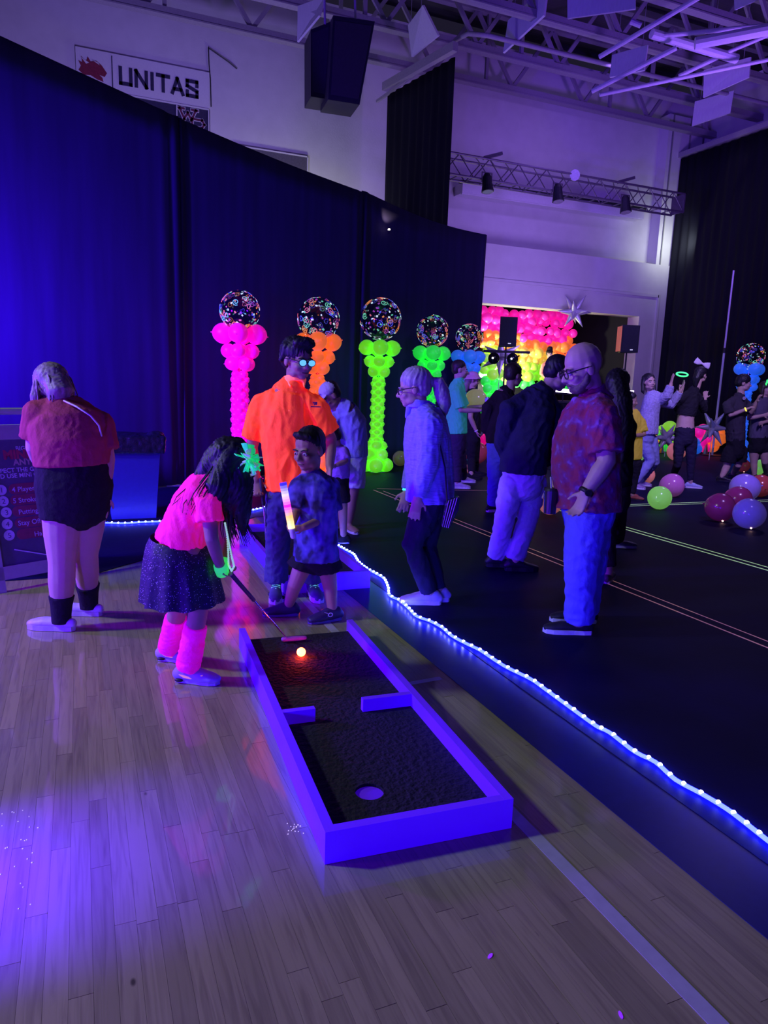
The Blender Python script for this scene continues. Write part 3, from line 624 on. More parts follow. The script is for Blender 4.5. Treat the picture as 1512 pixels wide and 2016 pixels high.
# clear printed globe
clear = bpy.data.materials.new('clear_balloon'); clear.use_nodes = True
nt = clear.node_tree; N = nt.nodes; tr_ = N.new('ShaderNodeBsdfTransparent'); tr_.inputs[0].default_value = (.62, .62, .68, 1); gl = N.new('ShaderNodeBsdfGlossy'); gl.inputs['Roughness'].default_value = .08
no = N.new('ShaderNodeTexNoise'); no.inputs['Scale'].default_value = 3; gl.inputs[0].default_value = (.5, .5, .6, 1)
mx = N.new('ShaderNodeMixShader'); mr = N.new('ShaderNodeMapRange'); mr.inputs[3].default_value = .03; mr.inputs[4].default_value = .07
nt.links.new(no.outputs[0], mr.inputs[0]); nt.links.new(mr.outputs[0], mx.inputs[0]); nt.links.new(tr_.outputs[0], mx.inputs[1]); nt.links.new(gl.outputs[0], mx.inputs[2]); nt.links.new(mx.outputs[0], N['Material Output'].inputs[0])
CONF = [mat('confetti_'+n_, c, .5, e=c, es=s_) for n_, c, s_ in (('white', (.75, .95, .9), .75), ('pink', (.95, .22, .25), .5), ('green', (.2, .85, .45), .5), ('blue', (.12, .14, .85), .5), ('purple', (.5, .08, .5), .4), ('orange', (.95, .35, .08), .5))]
def globe(parent, c, R, seed):
    r = random.Random(seed)
    MB().ell(c, R, n=36, m=24).build('clear_globe', clear, parent, smooth=True)
    mb = MB()
    def frame():
        while True:
            d = A3([r.gauss(0, 1), r.gauss(0, 1), r.gauss(0, 1)]); n_ = np.linalg.norm(d)
            if n_ > .1: d = d/n_; break
        a = nrm(np.cross(d, A3([.3, .5, .81]))); b = np.cross(d, a); q = r.uniform(0, 6.28)
        return d, a*math.cos(q)+b*math.sin(q), b*math.cos(q)-a*math.sin(q)
    def ribbon(uv, wd, closed=False):
        d, a, b = frame(); P = [c+nrm(d+a*u+b*v)*R*1.004 for u, v in uv]; n = len(P); V = []
        for i in range(n):
            t_ = nrm(P[(i+1) % n if closed else min(i+1, n-1)]-P[i-1 if (closed or i) else 0]); nn = nrm(P[i]-c); s_ = np.cross(t_, nn)*wd*R/2
            V += [P[i]+s_, P[i]-s_, P[i]-s_+nn*.004, P[i]+s_+nn*.004]
        rg = range(n if closed else n-1); F_ = []
        for i in rg:
            j = (i+1) % n
            for k in range(4): F_.append((i*4+k, i*4+(k+1) % 4, j*4+(k+1) % 4, j*4+k))
        mb.add(V, F_)
    for k in range(165):
        kind = r.random(); mb.cur = r.choice((0, 0, 0, 1, 2, 3, 4, 5)) if kind < .62 else r.choice((1, 1, 2, 3, 3, 4, 5))
        if kind < .62: L2 = r.uniform(.025, .06); ribbon([(-L2, 0), (0, .004), (L2, 0)], r.uniform(.05, .085))
        elif kind < .76: ribbon([(.09*s/8-.08*0, .05*math.sin(s*.9)) for s in range(9)], .036)
        elif kind < .9: ribbon([(.022*s**.75*math.cos(s*.62), .022*s**.75*math.sin(s*.62)) for s in range(1, 17)], .034)
        else:
            H2 = [(16*math.sin(q)**3, 13*math.cos(q)-5*math.cos(2*q)-2*math.cos(3*q)-math.cos(4*q)) for q in [2*math.pi*i/18 for i in range(18)]]
            ribbon([(a*.0075, b*.0075) for a, b in H2], .03, True)
    mb.build('printed_confetti', CONF, parent)
def column(xy, cols, label, R, crown=True, gz=None, sc=1.0, seed=0):
    r = random.Random(seed); t = thing('balloon_column', (*xy, 0), label, 'balloon column', 'neon balloon columns')
    def ring(z, rr, br, n, a0, ck):
        for i in range(n):
            a = a0+2*math.pi*i/n; b2 = br*r.uniform(.95, 1.05)
            inst('balloon', BM[ck], t, (xy[0]+rr*sc*math.cos(a), xy[1]+rr*sc*math.sin(a), z*sc), (b2*sc,)*3, (r.uniform(-.5, .5), math.pi/2+r.uniform(-.3, .3), a+math.pi))
    c0 = cols; a0 = -YAW-math.pi/2+.05
    ring(.127, .175, .122, 4, a0, c0); ring(.30, .135, .105, 4, a0+.78, c0); ring(.45, .10, .086, 4, a0, c0)
    z = .55; k = 0
    while z < 1.60: ring(z, .068, .056, 4, a0+.78*(k % 2), c0); z += .066; k += 1
    ring(1.68, .12, .095, 4, a0+.78, c0); ring(1.84, .15, .10, 4, a0, c0); ring(2.06, .215, .13, 4, a0+.05, c0)
    MB().loft([(*xy, .01), (*xy, 2.12*sc)], [.012, .012], n=6).build('core_pole', polem, t)
    MB().box((xy[0], xy[1], .01), (.25, .25, .016)).build('base_plate', polem, t)
    globe(t, A3([*xy, (gz or 2.14*sc+R)]), R, seed+5)
cpos = []
for (x, y) in ((472, 612), (627, 628), (749, 628), (852, 652), (924, 665)):
    m_ = (11.1-9.52)/(4.56-1.94); d = ray(x, y); tt = (9.52-m_*1.94)/(d[1]-m_*d[0]); p = CAM+d*tt; cpos.append((p[0], p[1], p[2]))
for (p, ck, R, lb) in zip(cpos, ('pink', 'orange', 'lime', 'green', 'blue'), (.255, .305, .335, .285, .265), ('hot pink balloon column with a printed globe, left of the orange-shirted man', 'orange balloon column with a printed globe, behind the orange-shirted man', 'lime green balloon column with a printed globe, seen full length', 'green balloon column with a printed globe, behind the silver-haired woman', 'blue balloon column with a printed globe, beside the stage opening')):
    column(p[:2], ck, lb, R, gz=p[2], seed=int(p[0]*10))
p6 = CAM+ray(1478, 702)*15.4
column(p6[:2], 'blue', 'blue balloon column with a printed globe at the far right edge', .28, gz=p6[2], seed=99, sc=1.0)

# loose balloons on the dance floor
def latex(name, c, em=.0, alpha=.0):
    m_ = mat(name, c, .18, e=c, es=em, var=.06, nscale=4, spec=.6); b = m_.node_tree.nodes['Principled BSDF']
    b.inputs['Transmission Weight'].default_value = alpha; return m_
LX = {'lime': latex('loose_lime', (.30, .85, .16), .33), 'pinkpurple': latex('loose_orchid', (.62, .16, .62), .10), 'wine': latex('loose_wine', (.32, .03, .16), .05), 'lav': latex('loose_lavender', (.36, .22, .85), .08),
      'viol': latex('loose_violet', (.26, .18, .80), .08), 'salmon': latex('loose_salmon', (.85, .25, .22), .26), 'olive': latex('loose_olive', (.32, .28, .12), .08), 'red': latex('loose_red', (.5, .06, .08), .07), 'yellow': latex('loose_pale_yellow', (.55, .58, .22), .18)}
LM = {k: balloon_mesh('loose_balloon', m_) for k, m_ in LX.items()}
led = mat('tiny_led', (1, .6, .5), .3, e=(1, .55, .4), es=14)
def loose(px, py, r, ck, lb, hold=None, led_=False, sq=1.0):
    """(px,py) centre and r radius in pixels; rests on the floor"""
    g = gnd(px, py+r); D = (g-CAM)@fwd; R = r*D/F
    c = A3([g[0], g[1], R*1.0]) if hold is None else CAM+ray(px, py)*hold
    if hold: R = r*hold/F
    rr = random.Random(int(px)); o = inst('balloon', LM[ck], None, c, (R*sq, R*sq, R*sq*.985), (math.pi/2*rr.choice((1, -1))+rr.uniform(-.3, .3), 0, rr.uniform(0, 6.28)))
    if hold is None: o.location.z = R*sq*1.0+.006
    tag(o, lb, 'balloon', 'loose balloons')
    if led_:
        a = o.location; e = inst('led', MB().ell((0, 0, 0), .06, n=8, m=6).build('x', led).data, None, (0, 0, 0)); bpy.data.objects.remove(bpy.data.objects['x']); e.parent = o
        e.location = o.rotation_euler.to_matrix().inverted() @ Vector((-ED[0]*.5, -ED[1]*.5, -.86))
for a in ((1296, 981, 23, 'lime', 'bright green balloon on the dance floor between the lines'), (1320, 956, 23, 'pinkpurple', 'orchid pink balloon just behind the bright green one'),
    (1414, 999, 28, 'wine', 'dark wine balloon at the front left of the right-hand pile', None, True), (1449, 984, 26, 'wine', 'wine balloon tucked in the middle of the right-hand pile'),
    (1463, 961, 28, 'lav', 'lavender balloon at the back of the right-hand pile'), (1495, 957, 22, 'red', 'dark red balloon at the right end of the pile'), (1472, 1012, 30, 'viol', 'large violet balloon nearest the camera at the right', None, True),
    (1270, 936, 17, 'salmon', 'salmon balloon half hidden by the clapping girl\'s leg'), (1082, 991, 23, 'salmon', 'salmon balloon behind the bald man\'s cup'), (1330, 889, 18, 'salmon', 'salmon balloon behind the legs of the woman in black'),
    (1497, 921, 16, 'lime', 'green balloon behind the shorts-clad woman at the right edge'), (1461, 917, 13, 'red', 'small red balloon with a light between the pair at the right', None, True), (1256, 897, 12, 'lime', 'small green balloon left of the clapping girl\'s knee'),
    (967, 888, 14, 'olive', 'olive balloon beside the pink and orange cluster', None, True), (937, 892, 22, 'red', 'glossy red balloon at the feet of the teal-shirted man', None, True), (921, 923, 8, 'salmon', 'small pink balloon behind the teal man\'s shoes'),
    (787, 903, 15, 'olive', 'dim olive balloon behind the lime balloon column'), (937, 788, 22, 'yellow', 'pale yellow balloon held in front of the person in the pink hat', 10.85)): loose(*a)

# balloon backdrop on the stage
bd = thing('balloon_backdrop', (11.5, 19.6, 1.0), 'rainbow wall of pink, orange, yellow and green balloons on the stage', 'balloon wall')
r = random.Random(3); BY = 19.55
for j in range(10):
    for i in range(13):
        px = 952+i*14.6+(7.3 if j % 2 else 0)+r.uniform(-3, 3); py = 613+j*15.2+r.uniform(-3, 3)+(px-955)*.07
        if px > 1132-max(0, (j-5))*6: continue
        f = (py-(px-955)*.07-608)+r.uniform(-9, 9)
        edge = (px > 1085 or px < 990)
        ck = 'magenta' if f < 52 else ('orange2' if f < (92 if edge else 66) else ('yellow' if f < 104 else ('lime2' if f < 134 else 'green')))
        if px < 988 and f > 84: ck = 'lime2' if f < 118 else 'green'
        p = planeY(px, py, BY+r.uniform(-.12, .12)); b2 = r.uniform(.13, .19)
        if p[2] < 1.18: continue
        inst('balloon', BM[ck], bd, p, (b2,)*3, (r.uniform(-.4, .4)+math.pi/2, 0, r.uniform(-.5, .5)))
MB().box((11.6, BY+.45, 2.3), (4.4, .04, 2.5)).build('backing_panel', darkm, bd)
# left foot of the arch (lime and green)
ag = thing('balloon_garland', planeY(962, 790, 17.2)*A3([1, 1, 0]), 'lime and green balloon garland hanging beside the loudspeaker stand', 'balloon garland')
for k, (px, py) in enumerate(((957, 705), (968, 718), (954, 727), (970, 738), (956, 750), (972, 752), (960, 764), (975, 768), (958, 778), (970, 784), (960, 795), (978, 712), (983, 735), (982, 758), (957, 809), (972, 800), (960, 823), (974, 815), (958, 838), (972, 831), (962, 850), (976, 846))):
    p = planeY(px, py, 17.0+.1*(k % 3)); b2 = r.uniform(.12, .155); inst('balloon', BM['lime2' if py < 745 else 'green'], ag, p, (b2,)*3, (math.pi/2, 0, r.uniform(0, 6)))
MB().loft([ag.location, A3(ag.location)+UP*2.0], [.012, .012], n=6).build('stand', polem, ag)
# floor garlands
for lb, Y, bl in (('low pink and orange balloon cluster under the silver star, behind the dark-shirted man', 15.0, ((945, 868, 'magenta'), (957, 862, 'magenta'), (968, 872, 'orange2'), (975, 858, 'orange2'), (950, 884, 'magenta'), (963, 882, 'magenta'), (982, 868, 'orange2'))),
    ('low green and orange balloon cluster behind the woman in black', 13.7, ((1288, 866, 'orange2'), (1284, 880, 'orange2'), (1304, 846, 'lime2'), (1318, 842, 'lime2'), (1308, 860, 'green'), (1312, 876, 'green'), (1322, 868, 'lime2'))),
    ('low pink and orange balloon cluster beside the white pole', 13.4, ((1374, 852, 'magenta'), (1384, 845, 'magenta'), (1392, 862, 'magenta'), (1382, 868, 'magenta'), (1388, 882, 'magenta'), (1402, 878, 'orange2'), (1412, 866, 'orange2'), (1416, 852, 'orange2'), (1420, 864, 'orange2'), (1368, 872, 'blue'), (1371, 884, 'blue')))):
    pts = [(planeY(px, py, Y+r.uniform(-.15, .15)), ck) for px, py, ck in bl]; g = thing('balloon_cluster', pts[0][0]*A3([1, 1, 0]), lb, 'balloon cluster', 'low balloon clusters')
    cz = sum(q_[0] for q_ in pts)/len(pts); MB().loft([A3([cz[0], cz[1], .01]), cz], [.06, .012], n=8).build('stand', polem, g)
    for p, ck in pts:
        b2 = r.uniform(.12, .17); inst('balloon', BM[ck], g, A3([p[0], p[1], max(p[2], b2+.01)]), (b2,)*3, (math.pi/2, 0, r.uniform(0, 6)))
# silver star balloons
star = mat('silver_foil', (.50, .46, .60), .35, metal=.35, var=.1)
def starburst(c, L2, lb, seed, gold=0):
    r = random.Random(seed); t = thing('star_balloon', c, lb, 'star balloon', 'foil starburst balloons')
    ph = (1+5**.5)/2; dirs = [nrm(d) for d in [A3(v) for v in ((0, 1, ph), (0, -1, ph), (0, 1, -ph), (0, -1, -ph), (1, ph, 0), (-1, ph, 0), (1, -ph, 0), (-1, -ph, 0), (ph, 0, 1), (ph, 0, -1), (-ph, 0, 1), (-ph, 0, -1))]]
    q = r.uniform(0, 6); R2 = A3([[math.cos(q), -math.sin(q), 0], [math.sin(q), math.cos(q), 0], [0, 0, 1]])
    if seed != 1: MB().loft([(c[0], c[1], .01), c], [.008, .008], n=6).build('stem', whs, t)
    for d in dirs:
        d = R2@d; L3 = L2*r.uniform(.85, 1.1); MB().loft([c, c+d*L3*.3, c+d*L3*.7, c+d*L3], [L2*.15, L2*.17, L2*.075, L2*.006], n=8, round_=False).build('spike', star, t, smooth=True)
starburst(planeY(1131, 614, 17.45), .52, 'silver starburst balloon on the stage header above the rainbow wall', 1)
starburst(planeY(985, 702, 15.6), .55, 'silver starburst balloon behind the loudspeaker stand', 2)
starburst(planeY(963, 832, 14.2), .42, 'silver starburst balloon above the low pink and orange cluster', 3)
starburst(planeY(1312, 862, 12.9), .40, 'silver starburst balloon in front of the green cluster', 4)
starburst(planeY(1403, 842, 12.1), .42, 'silver starburst balloon at the foot of the white pole', 5)
# white pole
pb_ = planeY(1409, 866, 13.0); pt = planeY(1441, 532, 13.0)
t = thing('white_pole', (pb_[0], pb_[1], 0), 'tall thin white pole with a dark joint near the right edge', 'pole')
jz = planeY(1425, 690, 13.0)[2]; px_ = (pb_[0]+pt[0])/2
MB().loft([(px_, 13.0, .02), (px_, 13.0, jz)], [.026, .026], n=10, round_=False).build('lower_tube', whs, t)
MB().loft([(px_, 13.0, jz), (px_, 13.0, pt[2])], [.022, .02], n=10, round_=False).build('upper_tube', whs, t)
MB().loft([(px_, 13.0, jz-.06), (px_, 13.0, jz+.06)], [.032, .032], n=10, round_=False).build('joint', spk, t); t.location.x = px_
for ch_ in t.children: ch_.location.x -= px_-pb_[0]
MB().box((px_, 13.0, .012), (.4, .4, .02)).build('base_plate', spk, t)
# loudspeakers on stands
def pa(px, top, bot, wpx, D, lb, bar=False):
    c = CAM+ray(px, (top+bot)/2)*D; h = (bot-top)*D/F; wd = wpx*D/F; ax = (ER, ED, UP)
    t = thing('loudspeaker_stand', (c[0], c[1], 0), lb, 'speaker', 'loudspeakers on stands')
    o = MB().poly([c+ER*sx2*wd/2*k+ED*dy-UP*h/2 for sx2, dy, k in ((-1, -.17, 1), (1, -.17, 1), (1, .17, .7), (-1, .17, .7))], UP, h).build('cabinet', spk, t)
    MB().box(c-ED*.178, (wd*.86, .012, h*.9), ax).build('grille', gr, o)
    MB().box(c-ED*.186-UP*h*.40+ER*wd*.1, (.06, .006, .02), ax).build('badge', mat('badge_light', (.8, .8, .8), .4, e=(1, 1, 1), es=.5), o)
    MB().loft([(c[0], c[1], .35), (c[0], c[1], c[2]-h/2)], [.02, .018], n=8, round_=False).build('pole', spk, t)
    for k in range(3):
        a = 2*math.pi*k/3+.4; MB().bar((c[0], c[1], .75), (c[0]+.45*math.cos(a), c[1]+.45*math.sin(a), .015), .025, .03).build('leg', spk, t)
    if bar:
        z = c-UP*(h/2+.1); MB().bar(z-ER*.46, z+ER*.5, .04, .05).build('crossbar', spk, t)
        for s_ in (-.235, .15):
            b2 = z+ER*s_-UP*.14; q = MB().ell(b2, .12, n=16, m=10).build('globe_lamp', mat('lamp_black', (.01, .01, .012), .15), t, smooth=True)
            MB().ell(b2-ED*.10+UP*.0-ER*.03, (.035, .02, .025)).build('glint_lens', mat('lens_white', (.9, .9, .9), .1, e=(1, .95, .85), es=1.), q)
    return t, c, h, wd
pa(998, 626, 682, 34, 14.6, 'black loudspeaker on a stand with a crossbar and two round lamps', True)
t, c, h, wd = pa(1236, 642, 694, 34, 16.0, 'black loudspeaker on a stand with an orange side in the dark opening')
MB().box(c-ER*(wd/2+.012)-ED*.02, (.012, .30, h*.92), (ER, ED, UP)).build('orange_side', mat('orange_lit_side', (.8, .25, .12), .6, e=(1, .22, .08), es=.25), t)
# DJ booth table with light bar
tb = planeY(1150, 800, 12.5); t = thing('booth_table', (tb[0], tb[1], 0), 'dark cloth-covered table behind the bald man', 'table')
ax = (ER, ED, UP)
tz = planeY(1150, 790, 12.5)[2]
MB().box((tb[0], tb[1], tz-.02), (1.7, .6, .04), ax).build('table_top', spk, t)
cb = MB().box((tb[0], tb[1], (tz-.04)/2+.01), (1.66, .56, tz-.06), ax).build('table_cloth', velvet2, t)
lbm = mat('white_violet_lamp', (.9, .85, 1), .3, e=(.85, .7, 1), es=5)
for (pxa, pya, pxb, pyb, lb) in ((1096, 768, 1148, 773, 'glowing white light bar between the two men'), (1228, 774, 1246, 772, 'glowing white light bar beside the clapping girl')):
    a = planeY(pxa, pya, 12.4); b_ = planeY(pxb, pyb, 12.4); q = thing('light_bar', (a+b_)/2-UP*.1, lb, 'lamp', 'booth light bars')
    MB().bar(a, b_, .06, .075).build('tube', lbm, q)
    MB().bar(a-UP*.06, b_-UP*.06, .09, .03).build('housing', spk, q)
    for s_ in (.25, .75): p_ = a+(b_-a)*s_; MB().bar(p_-UP*.07, (p_[0], p_[1], tz if lb.find('two') > 0 else .01), .02).build('post', spk, q)
r = random.Random(11)
foil = mat('crinkled_foil', (.7, .66, .8), .2, metal=.9, e=(.8, .7, 1), es=.15)
p = planeY(1103, 808, 11.0); mb = MB()
for k in range(14): mb.ell(p+ER*r.uniform(-.12, .12)+UP*r.uniform(-.08, .08)+ED*r.uniform(-.05, .05), (r.uniform(.02, .05), .03, r.uniform(.015, .035)), n=6, m=4)
t2 = thing('foil_prize_pile', (p[0], p[1], 0), 'pile of shiny foil trinkets on a small table past the navy-clad man', 'trinkets')
mb.build('foil_pieces', foil, t2)['kind'] = 'stuff'
MB().box((p[0], p[1], p[2]-.12), (.5, .4, .03)).build('tray', spk, t2); MB().loft([(p[0], p[1], .01), (p[0], p[1], p[2]-.13)], [.16, .05], n=12, round_=False).build('pedestal', spk, t2)

# ------------------------------------------------------------------ people
def dirv(a): a = math.radians(a); return -ED*math.cos(a)-ER*math.sin(a)
def hand(mb, w_, d, nv, s=1.0, curl=.35, side=1, spread=.0):
    d = nrm(d); nv = nrm(nv-d*(nv@d)); sd = np.cross(d, nv)*side
    mb.loft([w_-d*.02*s, w_+d*.03*s, w_+d*.085*s], [(.026*s, .019*s), (.037*s, .017*s), (.040*s, .014*s)], lat=sd, n=10)
    for i, L2 in enumerate((.070, .078, .072, .056)):
        b = w_+d*.082*s+sd*(.030-.020*i)*s; a = curl*.6; P = [b-d*.01*s, b]; q = b; dd = nrm(d+sd*(.12-.08*i+spread*(1.5-i)))
        for k, f in enumerate((.45, .32, .26)):
            q = q+(dd*math.cos(a)+nv*math.sin(a))*L2*f*s; P.append(q); a += curl
        mb.loft(P, [.0092*s, .0092*s, .0085*s, .0078*s, .007*s], n=8)
    b = w_+d*.022*s+sd*.030*s; t1 = b+nrm(d*.6+sd*.75+nv*.3)*.038*s; t2 = t1+nrm(d*.85+sd*.25+nv*(.3+curl*.4))*.032*s
    mb.loft([b, t1, t2], [.013*s, .0105*s, .0085*s], n=8)
class HF: pass
def head_frame(c, yaw, pitch, s, roll=0.0):
    h = HF(); f = dirv(yaw); p = math.radians(pitch); h.f = f*math.cos(p)-UP*math.sin(p); u = UP*math.cos(p)+f*math.sin(p)
    r_ = np.cross(h.f, u); ro = math.radians(roll); h.r = r_*math.cos(ro)+u*math.sin(ro); h.u = np.cross(h.r, h.f); h.c = A3(c); h.s = s
    h.at = lambda a, b, c2: h.c+(h.r*a+h.f*b+h.u*c2)*s
    h.ax = (h.r, h.f, h.u); return h
def add_head(mb, h):
    s = h.s; E_ = lambda p, r_: mb.ell(h.at(*p), tuple(k*s for k in r_), h.ax)
    E_((0, -.012, .028), (.074, .092, .090)); E_((0, .028, -.040), (.058, .066, .072)); E_((0, .062, -.090), (.024, .024, .018))
    for k in (-1, 1):
        E_((k*.034, .058, -.034), (.026, .028, .026)); E_((k*.040, .02, -.075), (.022, .04, .025)); E_((k*.073, -.008, -.012), (.010, .021, .031))
        E_((k*.026, .074, .012), (.024, .014, .010)); E_((k*.011, .096, -.036), (.010, .011, .008))
    mb.loft([h.at(0, .082, .006), h.at(0, .096, -.014), h.at(0, .108, -.032)], [.008*s, .010*s, .012*s], n=8)
    E_((0, .080, -.058), (.024, .014, .007)); E_((0, .078, -.070), (.021, .014, .008))
eye_w = mat('eye_white', (.55, .5, .55), .2); eye_d = mat('eye_dark', (.03, .02, .025), .2); lipm = {}
def add_eyes(h, root, brow):
    s = h.s
    for k in (-1, 1):
        mb = MB(); mb.ell(h.at(k*.030, .078, -.006), (.0135*s, .0105*s, .009*s), h.ax, 12, 8); mb.cur = 1; mb.ell(h.at(k*.030, .0855, -.006), (.006*s, .004*s, .006*s), h.ax, 10, 6)
        mb.build('eye', [eye_w, eye_d], root, smooth=True)
        MB().loft([h.at(k*.012, .087, .012), h.at(k*.03, .088, .018), h.at(k*.05, .078, .013)], [.0035*s, .0045*s, .003*s], n=6).build('eyebrow', brow, root, smooth=True)
    MB().loft([h.at(-.022, .088, -.064), h.at(0, .0935, -.065), h.at(.022, .088, -.064)], [.002*s, .003*s, .002*s], n=6).build('mouth_line', mat('mouth_dark', (.12, .04, .05), .5), root, smooth=True)
def limb(P, n=6):
    return P
def shoe(root, g, toe, s, up_m, sole_m, lift=0.0, pitch=0.0, lace=None, style='sneaker', name='shoe'):
    """g: floor point under the ankle, toe: unit direction"""
    toe = nrm(toe*A3([1, 1, 0])); sd = np.cross(toe, UP); c, s_ = math.cos(pitch), math.sin(pitch)
    td = toe*c-UP*s_; ud = UP*c+toe*s_; o = A3(g)+UP*(lift+.002); P = lambda a, b, z: o+td*a*s+sd*b*s+ud*z*s
    low = style != 'sneaker'
    st = [(-.068, .026, .062), (-.045, .034, .092), (.0, .037, .10), (.05, .040, .085), (.10, .046, .064), (.155, .045, .050), (.19, .034, .038)]
    if low: st = [(a, b, min(h_, .062)) for a, b, h_ in st]
    mb = MB(); mb.loft([P(a, 0, h_*.5+.01) for a, b, h_ in st], [(b, h_*.5) for a, b, h_ in st], lat=sd, n=14)
    o_ = soft(name, mb, up_m, root, .0065 if s > .7 else .006, 3)
    out = [(-.082, 0), (-.07, .026), (-.03, .034), (.03, .035), (.09, .044), (.15, .046), (.19, .034), (.208, .0)]
    ring = [P(a, b, 0) for a, b in out]+[P(a, -b, 0) for a, b in out[-2:0:-1]]
    mb = MB().poly(ring, ud, (.028 if low else .034)*s); mb.build('sole', sole_m, o_)
    if lace:
        mb = MB()
        for k in range(5):
            a = .045+k*.017; z = .10-k*.011; mb.loft([P(a, -.028, z-.012), P(a+.006, 0, z+.002), P(a, .028, z-.012)], [.0042*s]*3, n=6)
        mb.build('laces', lace, o_, smooth=True)
    return o_
def person(anchor, label, face, skin, torso, head, arms, legs, shirt=None, pants=None, shoes=None, vox=.009, g3=None, base=None, hairm=None, group='people at the party', eyes=True, sc=1.0):
    J = Plane(*(anchor or (756, 1200)))
    if g3 is not None: J.g = A3(g3); J.D = (J.g-CAM)@ED
    bz = A3([J.g[0], J.g[1], base if base is not None else 0.])
    root = thing('person', bz, label, 'person', group); root['_h'] = 0; del root['_h']
    fv = dirv(face); lat = np.cross(fv, UP); mb = MB()
    T = [(J(x, y, d), a, b) for x, y, d, a, b in torso]
    mb.loft([t[0] for t in T], [(t[1], t[2]) for t in T], lat=lat, n=18)
    h = head_frame(J(*head[:3]), head[4], head[5], head[3], head[6] if len(head) > 6 else 0)
    nk = T[-1][0]; mb.loft([nk-UP*.03, h.at(0, -.025, -.06)], [.052*h.s*1.05, .048*h.s], n=12)
    add_head(mb, h)
    AR = []
    for a in arms:
        S, E, W = [J(*p) for p in a['p']]; r_ = a.get('r', (.052, .041, .029)); fa = nrm(W-E)
        mb.loft([S, S*.5+E*.5, E, E*.65+W*.35, W], [r_[0], r_[0]*.92, r_[1], r_[1]*.98, r_[2]], n=12); mb.ell(S, r_[0]*1.12)
        mb.loft([T[-2][0]*.6+S*.4, S], [r_[0]*.78, r_[0]*.95], n=10)
        hd = nrm(J(*a['hd'])-W) if 'hd' in a else fa; nv = a.get('n'); nv = dirv(nv) if nv is not None else fv
        hand(mb, W, hd, nv if abs(nv@hd) < .95 else UP, a.get('hs', 1.0)*sc, a.get('curl', .35), a.get('side', 1)); AR.append((S, E, W, r_))
    LG = []
    for l in legs:
        Hp, K = J(*l['p'][0]), J(*l['p'][1]); f_ = l['f']; G = A3(f_) if len(f_) == 3 else gnd(*f_); r_ = l.get('r', (.088, .058, .056, .038))
        lift = l.get('lift', 0.0); Ak = G+UP*(.085*sc+lift)
        LG.append((Hp, K, Ak, r_, G, l))
        mb.loft([Hp, Hp*.5+K*.5, K, K*.66+Ak*.34, Ak], [r_[0], r_[0]*.86, r_[1], r_[2], r_[3]], n=14)
        td = dirv(l.get('toe', face)); mb.loft([Ak-UP*.02, Ak-UP*.04*sc+td*.05*sc, G+UP*(.025+lift)+td*.14*sc], [(.036*sc, .034*sc), (.036*sc, .032*sc), (.036*sc, .018*sc)], lat=np.cross(td, UP), n=10)
    soft('body', mb, skin, root, vox, 3)
    if eyes: add_eyes(h, root, hairm or eye_d)
    if shirt:
        S_ = shirt; i0, i1, t_ = S_.get('i0', 1), S_.get('i1', len(T)-1), S_.get('t', .016); mb = MB()
        ctr = [T[i][0] for i in range(i0, i1)]; rad = [(T[i][1]+t_, T[i][2]+t_) for i in range(i0, i1)]
        if 'hem' in S_: hx = S_['hem']; ctr = [J(*hx[:3])]+ctr; rad = [(hx[3], hx[4])]+rad
        mb.loft(ctr, rad, lat=lat, n=22, round_=False)
        mb.loft([T[i1-1][0], T[-1][0]-UP*.0], [(T[i1-1][1]+t_*.6, T[i1-1][2]+t_*.6), (.062*h.s, .062*h.s)], lat=lat, n=16, round_=False)
        for k, (S, E, W, r_) in enumerate(AR):
            sl = S_['sl'][k] if isinstance(S_.get('sl', .6), (list, tuple)) else S_.get('sl', .6); st_ = S_.get('st', .018)
            mb.ell(S, r_[0]*1.12+t_); mb.loft([T[-2][0]*.62+S*.38, S], [r_[0]*1.04+t_, r_[0]*1.06+t_], n=12)
            if sl <= 1: mb.loft([S, S+(E-S)*sl*.5, S+(E-S)*sl], [r_[0]*1.05+st_, r_[0]+st_*1.15, r_[0]*.95+st_*1.35], n=14, round_=False)
            else:
                Q = E+(W-E)*(sl-1); mb.loft([S, (S+E)/2, E, (E+Q)/2, Q], [r_[0]*1.05+st_, r_[0]+st_, r_[1]+st_*1.1, r_[1]*.85+st_, r_[2]+st_*.8], n=14, round_=False)
        soft(S_.get('name', 'shirt'), mb, S_['m'], root, S_.get('vox', max(vox, .008)), 4, wrinkle(S_.get('wr', .006), S_.get('wk', 24.), int(T[0][0][0]*100) % 97))
        if 'collar' in S_:
            c0 = T[-1][0]; mb = MB(); n_ = nrm(h.at(0, -.025, -.06)-c0)
            mb.loft([c0-n_*.015, c0+n_*.03], [.076, .066*min(h.s, 1.1)], lat=lat, n=18, round_=False)
            for k in (-1, 1): mb.loft([c0+lat*.055*k+fv*.03+n_*.012, c0+lat*.045*k+fv*.085-n_*.045], [(.022, .008), (.006, .006)], lat=lat, n=8)
            soft('collar', mb, S_['collar'], root, .007, 2)
